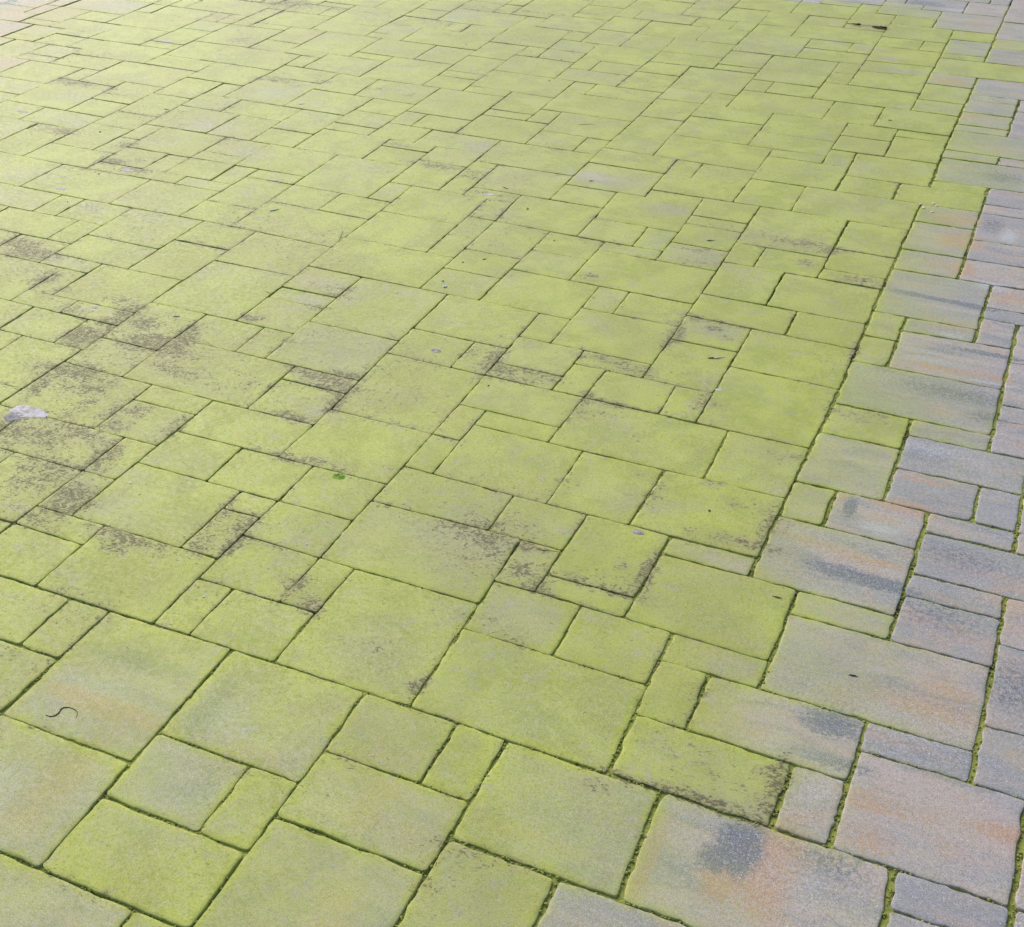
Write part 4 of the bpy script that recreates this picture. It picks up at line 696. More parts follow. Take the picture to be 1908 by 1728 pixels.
-28612,33287,-27599,33273,-27600,34906,-28613,34921|93,100,100,98|0.5|12||
-32671,31721,-28629,31653,-28612,34124,-32673,34166|92,94,95,95|0.5|43||right-hand very large oblong lime-green slab, in the left quarter, at the top edge
-33704,31750,-32671,31721,-32672,33358,-33724,33373|95,95,100,88|-0.1|12||
-34704,31769,-33704,31750,-33724,33373,-34706,33386|94,94,93,95|-0.5|12||
-38766,29361,-34642,29309,-34704,31769,-38762,31829|60,60,60,60|0.2|43|D|very large oblong half-green slab, near the left edge, at the top edge
-39790,27694,-38817,27712,-38766,29361,-39806,29384|40,40,40,40|-0.3|12|E|
-39806,29384,-38766,29361,-38740,31024,-39825,31039|40,40,40,40|-0.1|12|E|
-42931,28669,-39797,28626,-39816,30234,-42924,30279|34,34,34,34|0.2|32||
-38839,22190,-36773,22207,-36765,23765,-38840,23776|55,55,55,55|-0.4|22||
-26590,35640,-23559,35601,-23566,38109,-26596,38132|94,83,85,83|-0.3|33||
-27600,34906,-26588,34894,-26592,36521,-27603,36529|95,91,99,89|0.8|12||
1552,47086,4580,47133,4582,48767,1552,48718|6,6,6,6|-0.7|32||
-2476,46222,544,46257,544,47888,-2477,47851|12,12,12,12|0.0|32||
-3481,45399,-2476,45409,-2477,47036,-3483,47026|12,12,12,12|1.0|12||
-2476,45409,-464,45430,-464,46245,-2476,46222|60,60,60,60|-0.4|21||
-6496,45376,-3481,45399,-3484,47840,-6500,47814|12,12,12,12|-0.7|33||
-6500,-18072,-4483,-18053,-4475,-15617,-6487,-15631|31,32,33,37|-0.8|23||
-4483,-18053,-3476,-18046,-3472,-16421,-4477,-16427|32,30,29,31|0.8|12||
-3476,-18046,-2466,-18038,-2414,-16414,-3472,-16421|29,34,30,29|0.3|12||
-2466,-18038,-459,-18027,-429,-16405,-2414,-16414|39,41,36,41|0.3|22||
-459,-18027,1545,-18020,1544,-17209,-447,-17215|38,37,39,39|0.7|21||
1545,-18020,3550,-18017,3548,-17206,1544,-17209|32,28,35,28|-0.1|21||
-7505,-17265,-6495,-17256,-6487,-15631,-7495,-15639|20,19,23,21|0.0|12||
-447,-17215,1544,-17209,1543,-16399,-429,-16405|42,46,45,51|0.6|21||
1544,-17209,4551,-17206,4543,-13987,1541,-14088|44,43,39,44|0.6|34||
4551,-17206,5554,-17208,5549,-15592,4547,-15590|29,32,25,28|0.8|12||
-8510,-16460,-7500,-16451,-7491,-14828,-8499,-14836|41,37,46,34|0.9|12||
-4477,-16427,-3472,-16421,-3469,-14803,-4473,-14808|27,26,27,26|1.0|12||
5551,-16399,7558,-16406,7552,-14792,5550,-14786|8,13,16,11|0.2|22||
-9515,-15656,-8504,-15647,-8495,-14027,-9504,-14034|25,25,28,23|0.5|12||
-7495,-15639,-5481,-15624,-5479,-14814,-7491,-14828|29,28,33,34|-0.2|21||
-5481,-15624,-4475,-15617,-4471,-14066,-5479,-14048|30,31,34,36|-0.5|12||
4547,-15590,5549,-15592,5562,-13983,4543,-13987|24,28,25,28|-0.6|12||
7555,-15598,9566,-15610,9559,-13997,7549,-13987|8,6,15,10|0.9|22||
-8499,-14836,-7491,-14828,-7484,-13212,-8491,-13218|36,43,36,45|-0.3|12||
-7491,-14828,-5479,-14814,-5487,-12396,-7480,-12405|32,37,31,33|0.7|23||
-4473,-14808,-3469,-14803,-3467,-14076,-4471,-14066|28,29,26,31|-0.5|11||
5550,-14786,7552,-14792,7547,-13184,5584,-13178|13,15,17,15|0.1|22||
9562,-14803,11579,-14819,11567,-12402,9554,-12390|12,11,16,15|0.9|23||
-10515,-14042,-8495,-14027,-8483,-11604,-10499,-11617|43,43,37,34|0.1|23||
3563,-14012,5562,-13983,5584,-13178,3578,-13176|20,30,25,14|0.1|21||
7549,-13987,9559,-13997,9556,-13193,7547,-13184|6,9,5,4|0.1|21||
11575,-14012,12586,-14021,12576,-12410,11567,-12402|13,6,3,7|0.4|12||
-11521,-13240,-10509,-13232,-10499,-11617,-11509,-11623|82,87,90,89|0.9|12||
-8491,-13218,-7484,-13212,-7477,-11598,-8483,-11604|94,98,96,93|-0.7|12||
12581,-13215,13595,-13225,13587,-11614,12564,-11606|0,5,2,0|0.3|12||
13595,-13225,14612,-13236,14602,-11623,13587,-11614|0,11,6,6|-0.1|12||
-12527,-12439,-11515,-12431,-11505,-10817,-12515,-10823|96,95,91,98|-0.8|12||
-7480,-12405,-5487,-12396,-5495,-11590,-7477,-11598|100,98,100,98|-0.8|21||
14607,-12429,16649,-12454,16633,-10033,14595,-10014|20,23,24,17|-0.2|23||
-11509,-11623,-9491,-11611,-9490,-10806,-11505,-10817|90,85,92,84|-0.3|21||
-9491,-11611,-8483,-11604,-8477,-9955,-9496,-9976|84,90,86,93|-0.2|12||
12564,-11606,14602,-11623,14598,-10819,12545,-10802|11,0,6,8|-0.2|21||
-13528,-10829,-12515,-10823,-12505,-9211,-13517,-9216|98,83,91,86|0.3|12||
-12515,-10823,-9490,-10806,-9507,-9198,-12505,-9211|90,92,84,90|-0.1|32||
-14535,-10028,-13522,-10022,-13512,-8411,-14523,-8416|86,85,88,82|1.0|12||
-9496,-9976,-8477,-9955,-8468,-8360,-9509,-8359|94,93,90,90|0.2|12||
14595,-10014,16633,-10033,16629,-9228,14592,-9216|4,8,6,4|0.8|21||
-13517,-9216,-12505,-9211,-12497,-7603,-13507,-7607|100,100,93,96|0.4|12||
14592,-9216,16629,-9228,16626,-8421,14589,-8402|12,5,9,10|0.4|21||
-15537,-8421,-14523,-8416,-14513,-6804,-15526,-6811|86,90,88,88|0.5|12||
-14523,-8416,-13512,-8411,-13503,-6790,-14513,-6804|92,88,85,87|-0.0|12||
14589,-8402,16626,-8421,16623,-7619,14587,-7606|16,16,7,9|-0.2|21||
-16546,-7620,-15531,-7616,-15521,-6007,-16534,-6010|100,100,98,100|1.0|12||
-13507,-7607,-12497,-7603,-12496,-6773,-13503,-6790|78,78,88,85|0.4|11||
14587,-7606,16623,-7619,16620,-6815,14586,-6804|7,2,7,12|-0.3|21||
-17555,-6819,-16539,-6815,-16529,-5207,-17543,-5210|92,88,97,94|0.7|12||
-15526,-6811,-13503,-6790,-13507,-5199,-15516,-5204|100,96,98,99|-0.8|22||
14586,-6804,15601,-6809,15599,-5203,14583,-5195|3,9,14,9|0.6|12||
15601,-6809,16620,-6815,16617,-5209,15599,-5203|8,4,5,0|-0.3|12||
-16534,-6010,-15521,-6007,-15512,-4421,-16523,-4408|94,93,97,89|0.1|12||
-18558,-5213,-16529,-5207,-16516,-3601,-18547,-3605|88,89,97,100|0.2|22||
-15516,-5204,-13507,-5199,-13521,-4462,-15512,-4421|100,99,100,94|0.8|21||
14583,-5195,16617,-5209,16615,-4408,14583,-4419|10,9,8,16|-0.6|21||
-19569,-4411,-18552,-4409,-18541,-2802,-19557,-2803|96,100,100,100|-0.9|12||
-13521,-4462,-12547,-4465,-12558,-2847,-13522,-2854|100,100,100,97|0.2|12||
14583,-4419,15598,-4411,15597,-2797,14582,-2789|9,2,18,2|-0.9|12||
15598,-4411,16615,-4408,16614,-2801,15597,-2797|2,2,1,0|-0.5|12||
-20581,-3609,-19563,-3607,-19552,-2000,-20568,-2001|84,88,94,88|-0.3|12||
-18547,-3605,-17532,-3603,-17522,-1999,-18537,-1999|98,100,99,100|-1.0|12||
-17532,-3603,-16516,-3601,-16469,-1999,-17522,-1999|96,91,93,94|0.0|12||
-19557,-2803,-18541,-2802,-18532,-1197,-19546,-1198|86,97,89,83|0.3|12||
14582,-2789,16614,-2801,16613,-397,14582,-417|1,2,7,1|0.1|23||
-21586,-2003,-19552,-2000,-19542,-395,-21574,-396|86,92,96,92|-1.0|22||
13570,-2015,14582,-2012,14582,-417,13571,-429|8,9,2,7|0.7|12||
-22599,-1200,-21580,-1199,-21569,407,-22587,407|100,91,94,91|-0.1|12||
-19546,-1198,-18532,-1197,-18523,392,-19537,401|91,97,80,95|-0.9|12||
-21574,-396,-19542,-395,-19533,1208,-21564,1209|89,99,84,87|-0.4|22||
13571,-429,15597,-403,15598,1215,13572,1238|8,13,11,12|-0.7|22||
15597,-403,16613,-397,16614,1210,15598,1215|3,11,11,11|0.9|12||
-23606,407,-21569,407,-21564,1209,-23600,1211|88,81,83,88|0.8|21||
-24621,1211,-22581,1210,-22566,3616,-24603,3620|97,96,94,100|-0.3|23||
-22581,1210,-20548,1208,-20545,1991,-22576,2012|85,90,88,86|-0.9|21||
-20548,1208,-19533,1208,-19529,1967,-20545,1991|91,87,96,89|-0.8|11||
13572,1238,15598,1215,15599,2015,13573,2032|3,7,0,5|-0.9|21||
-25636,2016,-24615,2015,-24603,3620,-25624,3622|92,90,92,93|-0.7|12||
-22576,2012,-21559,2007,-21550,3614,-22566,3616|83,80,84,82|0.3|12||
13573,2032,15599,2015,15601,3615,13575,3607|0,0,10,6|-0.2|22||
-26646,3624,-24603,3620,-24588,5998,-26628,6032|92,95,93,85|-0.5|23||
-24603,3620,-23584,3618,-23573,5221,-24593,5224|92,100,93,93|-0.6|12||
-23584,3618,-22566,3616,-22554,5216,-23573,5221|97,97,89,100|0.3|12||
-22566,3616,-21550,3614,-21545,4426,-22561,4423|88,97,91,93|-0.0|11||
13575,3607,15601,3615,15603,5218,13577,5217|6,4,3,7|-0.3|22||
-27663,4430,-26639,4427,-26628,6032,-27650,6036|96,97,95,92|0.0|12||
-28681,5236,-27656,5233,-27644,6839,-28668,6843|85,82,84,87|-0.8|12||
-24593,5224,-23573,5221,-23551,6824,-24584,6828|100,100,100,100|0.7|12||
-23573,5221,-22554,5216,-22543,6821,-23551,6824|83,88,81,95|-0.7|12||
12567,5215,15603,5218,15608,7625,12572,7611|11,11,19,12|-0.2|33||
-27650,6036,-25607,6023,-25591,8434,-27634,8443|95,98,90,96|-0.8|23||
-25607,6023,-24588,5998,-24580,7574,-25598,7597|92,95,95,95|0.3|12||
-29693,6847,-27644,6839,-27629,9243,-29674,9256|97,91,94,98|0.0|23||
-24584,6828,-22543,6821,-22539,7569,-24580,7574|95,100,100,100|-0.6|21||
-30712,7655,-29686,7650,-29674,9256,-30699,9261|94,97,90,89|0.9|12||
-25598,7597,-24580,7574,-24573,9204,-25580,9219|100,100,96,94|0.4|12||
12572,7611,15608,7625,15612,9232,12575,9214|8,8,12,9|0.4|32||
-27634,8443,-25591,8434,-25580,9219,-27629,9243|87,84,79,90|0.5|21||
-31726,9267,-29674,9256,-29664,10861,-31713,10873|100,100,96,100|0.9|22||
-29674,9256,-27629,9243,-27620,10047,-29669,10058|100,96,100,89|0.7|21||
12575,9214,15612,9232,15621,12448,12582,12425|0,3,4,0|0.6|34||
-32747,10076,-31719,10070,-31707,11676,-32734,11682|98,95,92,96|0.2|12||
-29669,10058,-27620,10047,-27520,12448,-29655,12465|100,100,86,95|0.4|23||
-33769,10886,-32740,10879,-32728,12485,-33756,12493|100,100,100,100|-0.3|12||
-31713,10873,-30688,10867,-30678,12472,-31702,12478|94,97,94,92|0.3|12||
-30688,10867,-29664,10861,-29655,12465,-30678,12472|100,100,100,100|0.4|12||
-32734,11682,-31707,11676,-31697,13281,-32723,13288|93,98,100,98|0.5|12||
-34786,12500,-32728,12485,-32713,14889,-34767,14910|90,98,100,100|0.9|23||
-31702,12478,-30678,12472,-30691,14068,-31692,14081|100,96,96,93|0.5|12||
11573,12419,14606,12440,14611,14049,11576,14022|4,7,10,9|-0.8|32||
-35810,13312,-34779,13304,-34767,14910,-35796,14919|100,100,93,91|-0.3|12||
-32723,13288,-31697,13281,-31688,14867,-32713,14889|95,94,93,91|-0.9|12||
-36835,14124,-35803,14115,-35790,15722,-36821,15732|96,92,94,89|-0.3|12||
-31692,14081,-30691,14068,-30731,15681,-31684,15688|92,92,87,80|0.1|12||
11576,14022,13597,14040,13602,15649,11580,15631|0,0,0,0|0.3|22||
13597,14040,14611,14049,14615,15659,13602,15649|15,16,13,16|0.2|12||
-35796,14919,-33739,14901,-33727,17306,-35779,17329|87,90,88,83|1.0|23||
-33739,14901,-31688,14867,-31684,15688,-33734,15705|90,86,84,90|0.6|21||
10570,14821,11578,14828,11582,16436,10573,16428|4,0,0,0|1.0|12||
-37853,15741,-35790,15722,-35784,16526,-37846,16545|98,95,99,97|-0.7|21||
-33734,15705,-32708,15696,-32700,17296,-33727,17306|100,91,93,93|-0.3|12||
11580,15631,13602,15649,13607,17260,11584,17241|11,7,17,10|-0.0|22||
13602,15649,14615,15659,14620,17270,13607,17260|11,14,5,15|-0.6|12||
-38880,16555,-35784,16526,-35769,18938,-38860,18967|22,29,36,30|-0.3|33||
10573,16428,11582,16436,11586,18046,10577,18037|18,14,14,10|0.8|12||
-35779,17329,-33727,17306,-33731,18113,-35774,18132|90,86,94,90|-0.1|21||
11584,17241,14620,17270,14626,18883,11588,18851|12,5,10,12|0.9|32||
-39900,18174,-38866,18163,-38854,19771,-39887,19782|27,27,28,21|0.6|12||
-35774,18132,-33731,18113,-33743,18942,-35769,18938|100,100,100,100|-0.5|21||
10577,18037,11586,18046,11590,19657,10581,19647|1,3,8,10|0.5|12||
-40929,18989,-39894,18978,-39881,20586,-40915,20598|25,20,16,20|-0.8|12||
-38860,18967,-36798,18946,-36780,21412,-38843,21394|29,32,19,25|-0.3|23||
11588,18851,13612,18872,13619,21292,11595,21269|7,11,5,10|0.2|23||
13612,18872,14626,18883,14631,20497,13617,20484|8,9,7,8|0.9|12||
-41959,19806,-40922,19794,-40909,21403,-41944,21415|22,16,21,15|-0.3|12||
-39887,19782,-38854,19771,-38843,21394,-39875,21393|25,36,32,24|0.7|12||
10581,19647,11590,19657,11595,21269,10585,21258|6,2,6,8|0.8|12||
-40915,20598,-39881,20586,-39870,22196,-40903,22207|29,33,31,31|0.3|12||
13617,20484,14631,20497,14637,22113,13622,22100|8,9,16,10|-0.3|12||
-42982,21427,-40909,21403,-40892,23810,-42962,23841|32,35,34,39|-0.4|23||
-39875,21393,-38843,21394,-38838,22986,-39864,22998|23,20,19,23|-0.8|12||
-38843,21394,-36780,21412,-36773,22207,-38839,22190|34,31,27,27|-0.1|21||
10585,21258,11595,21269,11599,22881,10589,22865|2,8,5,0|-0.3|12||
11595,21269,13619,21292,13625,22907,11599,22881|25,14,16,17|0.6|22||
-40903,22207,-39870,22196,-39856,23790,-40892,23810|33,31,31,28|1.0|12||
13622,22100,14637,22113,14640,22921,13625,22907|2,5,16,7|0.3|11||
-39864,22998,-38838,22986,-38840,23776,-39856,23790|17,15,14,12|0.0|11||
10589,22865,12611,22894,12616,24511,10593,24490|5,1,0,4|0.7|22||
12611,22894,13625,22907,13630,24524,12616,24511|11,12,11,13|-0.1|12||
-42962,23841,-40892,23810,-40888,24616,-42956,24646|18,25,22,30|-0.3|21||
-42956,24646,-40888,24616,-40879,26238,-42945,26260|24,35,30,37|-0.9|22||
10593,24490,13630,24524,13641,27763,10602,27728|12,20,8,10|-0.2|34||
-42945,26260,-41911,26251,-41903,27735,-42936,27795|21,18,22,20|-0.7|12||
-42936,27795,-41903,27735,-41899,28654,-42931,28669|24,27,22,22|1.0|11||
10602,27728,13641,27763,13650,30196,10609,30148|7,14,16,12|0.5|33||
-41892,30264,-39816,30234,-39825,31039,-41889,31068|28,15,25,26|-0.7|21||
10609,30148,12635,30179,12640,31802,10613,31780|17,13,6,11|-0.5|22||
12635,30179,13650,30196,13656,31820,12640,31802|7,6,12,7|-0.1|12||
-40859,31054,-38740,31024,-38788,32634,-40855,32663|21,14,21,19|0.1|22||
-38762,31829,-36739,31800,-36749,32607,-38788,32634|21,21,17,23|-0.9|21||
-36739,31800,-34704,31769,-34705,32581,-36749,32607|100,100,95,100|-0.3|21||
10613,31780,13656,31820,13662,33446,10618,33392|8,10,2,4|-0.2|32||
-39827,32648,-37776,32620,-37776,33425,-39826,33453|27,32,26,26|0.6|21||
-37776,32620,-34705,32581,-34710,34995,-37774,35034|100,100,99,100|0.5|33||
-39826,33453,-37776,33425,-37774,35034,-39824,35063|27,20,26,24|0.6|22||
-34706,33386,-32672,33358,-32673,34166,-34708,34190|95,87,99,87|-0.7|21||
9606,33376,11631,33409,11636,35035,9610,35004|11,12,9,9|0.7|22||
11631,33409,12646,33427,12652,35053,11636,35035|11,10,19,8|0.0|12||
-34708,34190,-32673,34166,-32674,35776,-34711,35800|98,96,100,100|0.6|22||
-32673,34166,-29606,34134,-29629,36549,-32675,36581|94,92,91,88|-0.5|33||
-29606,34134,-28612,34124,-28614,35718,-29626,35740|95,91,98,91|-0.4|12||
-38798,35049,-36752,35021,-36752,35826,-38798,35854|34,29,26,32|-0.2|21||
-36752,35021,-34710,34995,-34711,36605,-36752,36631|95,92,97,94|-0.0|22||
-28613,34921,-27600,34906,-27603,36529,-28616,36539|100,95,92,98|0.1|12||
9610,35004,12652,35053,12657,36682,9615,36628|10,11,5,6|0.5|32||
-37774,35840,-36752,35826,-36752,36631,-37774,36645|18,25,29,17|0.5|11||
-34711,35800,-32674,35776,-32677,37386,-34712,37410|87,86,90,84|0.7|22||
-29626,35740,-28614,35718,-28618,37344,-29631,37354|98,94,88,88|0.8|12||
8601,35790,9612,35812,9617,37439,8605,37422|14,6,20,16|-0.7|12||
-35731,36618,-34711,36605,-34712,37410,-35732,37423|99,94,99,96|0.8|11||
-32675,36581,-29629,36549,-29633,38159,-32678,38192|97,96,89,98|-0.8|32||
-28616,36539,-26592,36521,-26598,38938,-28622,38955|88,83,98,93|0.1|23||
9615,36628,11642,36662,11650,39106,9621,39066|14,12,15,20|-0.8|23||
11642,36662,12657,36682,12663,38311,11647,38291|0,1,0,0|-0.3|12||
-33694,37398,-32677,37386,-32678,38192,-33695,38204|91,84,91,97|0.8|11||
-29631,37354,-28618,37344,-28622,38955,-29635,38965|91,87,89,94|0.3|12||
-23564,37303,-21483,37290,-21547,38903,-23569,38915|88,93,90,92|-0.6|22||
8605,37422,9617,37439,9621,39066,8609,39043|7,0,11,9|-0.5|12||
-32678,38192,-30647,38170,-30649,38975,-32679,38997|88,96,98,100|0.4|21||
-30647,38170,-29633,38159,-29637,39771,-30650,39781|84,92,91,86|-0.5|12||
-26596,38132,-23566,38109,-23571,39721,-26600,39744|85,84,91,93|-0.6|32||
-21524,38096,-19566,38087,-19547,39700,-21555,39709|100,100,100,100|0.7|22||
11647,38291,12663,38311,12669,39943,11653,39922|7,11,12,12|0.7|12||
-29635,38965,-27609,38946,-27612,39752,-29637,39771|85,84,83,79|0.8|21||
-27609,38946,-26598,38938,-26603,40550,-27614,40559|99,96,94,98|0.3|12||
-23569,38915,-21547,38903,-21560,41323,-23576,41335|97,93,88,82|-0.1|23||
-19556,38893,-17528,38886,-17535,41308,-19547,41314|99,93,90,95|-0.2|23||
-17528,38886,-16523,38883,-16527,40498,-17533,40500|94,97,95,98|0.4|12||
8609,39043,11650,39106,11658,41554,8615,41493|11,22,15,9|0.2|33||
-28624,39761,-27612,39752,-27614,40559,-28626,40568|86,91,94,91|-0.9|11||
-26600,39744,-25590,39736,-25595,41349,-26605,41357|81,86,84,93|0.6|12||
-25590,39736,-23571,39721,-23576,41335,-25595,41349|86,81,87,82|0.3|22||
-21555,39709,-19547,39700,-19547,41314,-21560,41323|94,98,98,100|1.0|22||
11653,39922,12669,39943,12675,41576,11658,41554|0,0,3,0|-0.1|12||
-17533,40500,-16527,40498,-16532,42114,-17538,42116|95,100,98,90|-0.2|12||
-13514,40494,-11506,40495,-11512,42923,-13521,42920|100,100,100,100|-0.2|23||
-24585,41342,-22568,41329,-22571,42136,-24588,42149|100,92,100,92|-0.6|21||
-22568,41329,-20553,41319,-20559,42934,-22573,42944|100,100,100,100|0.8|22||
-20553,41319,-18541,41311,-18549,43735,-20561,43742|96,89,92,91|-0.3|23||
-18541,41311,-17535,41308,-17540,42924,-18546,42927|92,100,94,87|0.2|12||
-16530,41305,-14521,41303,-14525,42920,-16535,42922|94,100,100,99|1.0|22||
-14521,41303,-13516,41302,-13521,42920,-14525,42920|84,82,79,82|0.2|12||
8615,41493,11658,41554,11664,43188,8619,43125|24,13,16,20|-0.9|32||
11658,41554,12675,41576,12681,43211,11664,43188|5,4,8,10|0.2|12||
-17538,42116,-16532,42114,-16537,43731,-17543,43733|96,100,83,97|-0.5|12||
-18546,42927,-17540,42924,-17546,44542,-18551,44544|87,85,85,85|-0.8|12||
-16535,42922,-14525,42920,-14530,44539,-16540,44540|95,95,91,100|-0.9|22||
-14525,42920,-11512,42923,-11521,46165,-14535,46160|99,89,89,94|-0.9|34||
-11512,42923,-8501,42932,-8507,46177,-11521,46165|92,84,92,92|0.4|34||
8619,43125,11664,43188,11672,45642,8625,45575|4,2,6,0|-0.2|33||
11664,43188,12681,43211,12684,44029,11666,44006|3,2,12,0|-0.3|11||
-19555,43739,-18549,43735,-18551,44544,-19558,44547|100,100,100,99|1.0|11||
-17543,43733,-16537,43731,-16543,45350,-17548,45352|91,93,93,88|0.9|12||
-16540,44540,-14530,44539,-14532,45349,-16543,45350|88,92,89,91|-0.9|21||
-8504,44553,-6495,44564,-6498,46188,-8507,46177|88,82,96,85|0.1|22||
-15537,45349,-14532,45349,-14535,46160,-15540,46160|100,100,96,97|-0.9|11||
9639,45596,11672,45642,11678,47281,9644,47233|4,4,0,6|-0.7|22||
-13530,46161,-11521,46165,-11523,46976,-13532,46972|25,14,20,13|-0.9|21||
-11521,46165,-10516,46168,-10520,47792,-11525,47788|18,15,13,20|-0.3|12||
-10516,46168,-8507,46177,-8509,46989,-10518,46979|25,24,23,26|0.2|21||
-8507,46177,-6498,46188,-6499,47001,-8509,46989|17,17,18,11|-0.5|21||
-10518,46979,-8509,46989,-8510,47801,-10520,47792|24,20,17,27|-1.0|21||
-8509,46989,-6499,47001,-6502,48628,-8512,48614|12,12,4,13|-0.6|22||
-3483,47026,-2477,47036,-2478,48665,-3484,48655|13,17,15,16|0.4|12||
544,47072,1552,47086,1552,48718,544,48703|19,25,25,23|-0.2|12||
9644,47233,11678,47281,11686,49742,9651,49691|2,0,0,0|-0.6|23||
-9515,47796,-8510,47801,-8512,48614,-9517,48609|22,28,26,19|-0.8|11||
-6500,47814,-4490,47831,-4490,48645,-6502,48628|15,14,20,20|0.3|21||
-4490,47831,-3484,47840,-3485,49470,-4491,49459|15,25,25,25|-0.9|12||
-2477,47851,-1471,47862,-1472,49493,-2479,49481|28,20,26,20|0.8|12||
-1471,47862,544,47888,544,49520,-1472,49493|18,25,22,24|0.5|22||
6604,47988,9646,48052,9656,51332,6610,51263|0,11,8,13|0.7|34||
-7507,48621,-5496,48636,-5497,49450,-7509,49434|26,34,22,27|-0.9|21||
-5496,48636,-4490,48645,-4492,50274,-5499,50265|22,18,24,26|0.1|12||
-3484,48655,-2478,48665,-2479,50296,-3486,50285|26,28,27,27|0.7|12||
544,48703,3571,48750,3574,51203,544,51153|8,13,19,14|0.1|33||
3571,48750,5593,48786,5595,49604,3572,49567|18,16,18,18|-0.2|21||
5593,48786,6606,48806,6609,50443,5596,50423|14,15,3,4|0.1|12||
-4491,49459,-3485,49470,-3486,50285,-4492,50274|24,24,17,18|-0.9|11||
-2479,49481,-464,49506,-464,50322,-2479,50296|15,18,19,6|0.2|21||
-464,49506,544,49520,544,51153,-464,51139|21,16,18,22|-0.6|12||
3572,49567,5595,49604,5597,51242,3574,51203|19,18,21,10|-0.7|22||
9651,49691,11686,49742,11695,52207,9658,52154|15,14,20,20|-0.4|23||
-3486,50285,-1472,50309,-1472,51125,-3487,51101|13,13,15,12|0.7|21||
-1472,50309,-464,50322,-464,51956,-1473,51942|7,9,23,12|0.3|12||
5596,50423,6609,50443,6612,52083,5599,52061|5,7,11,7|-0.5|12||
-464,51139,1553,51169,1554,51987,-464,51956|31,31,32,26|0.9|21||
1553,51169,3574,51203,3575,52022,1554,51987|28,18,30,24|0.9|21||
3574,51203,5597,51242,5601,53702,3576,53661|11,13,18,12|0.3|23||
6610,51263,7624,51285,7628,52926,6614,52903|10,1,6,7|-0.3|12||
7624,51285,9656,51332,9658,52154,7626,52105|2,0,0,0|0.4|21||
544,51971,2564,52004,2564,52823,545,52789|11,14,16,18|-0.1|21||
2564,52004,3575,52022,3576,53661,2565,53642|22,27,34,24|-0.6|12||
5599,52061,6612,52083,6615,53724,5601,53702|7,5,7,10|-0.6|12||
7626,52105,9658,52154,9663,53797,7630,53747|10,6,8,5|0.2|22||
9658,52154,10676,52180,10681,53824,9663,53797|0,3,1,6|0.4|12||
10676,52180,11695,52207,11701,53853,10681,53824|16,0,4,5|0.5|12||
6614,52903,7628,52926,7630,53747,6615,53724|2,7,0,6|0.4|11||
"""
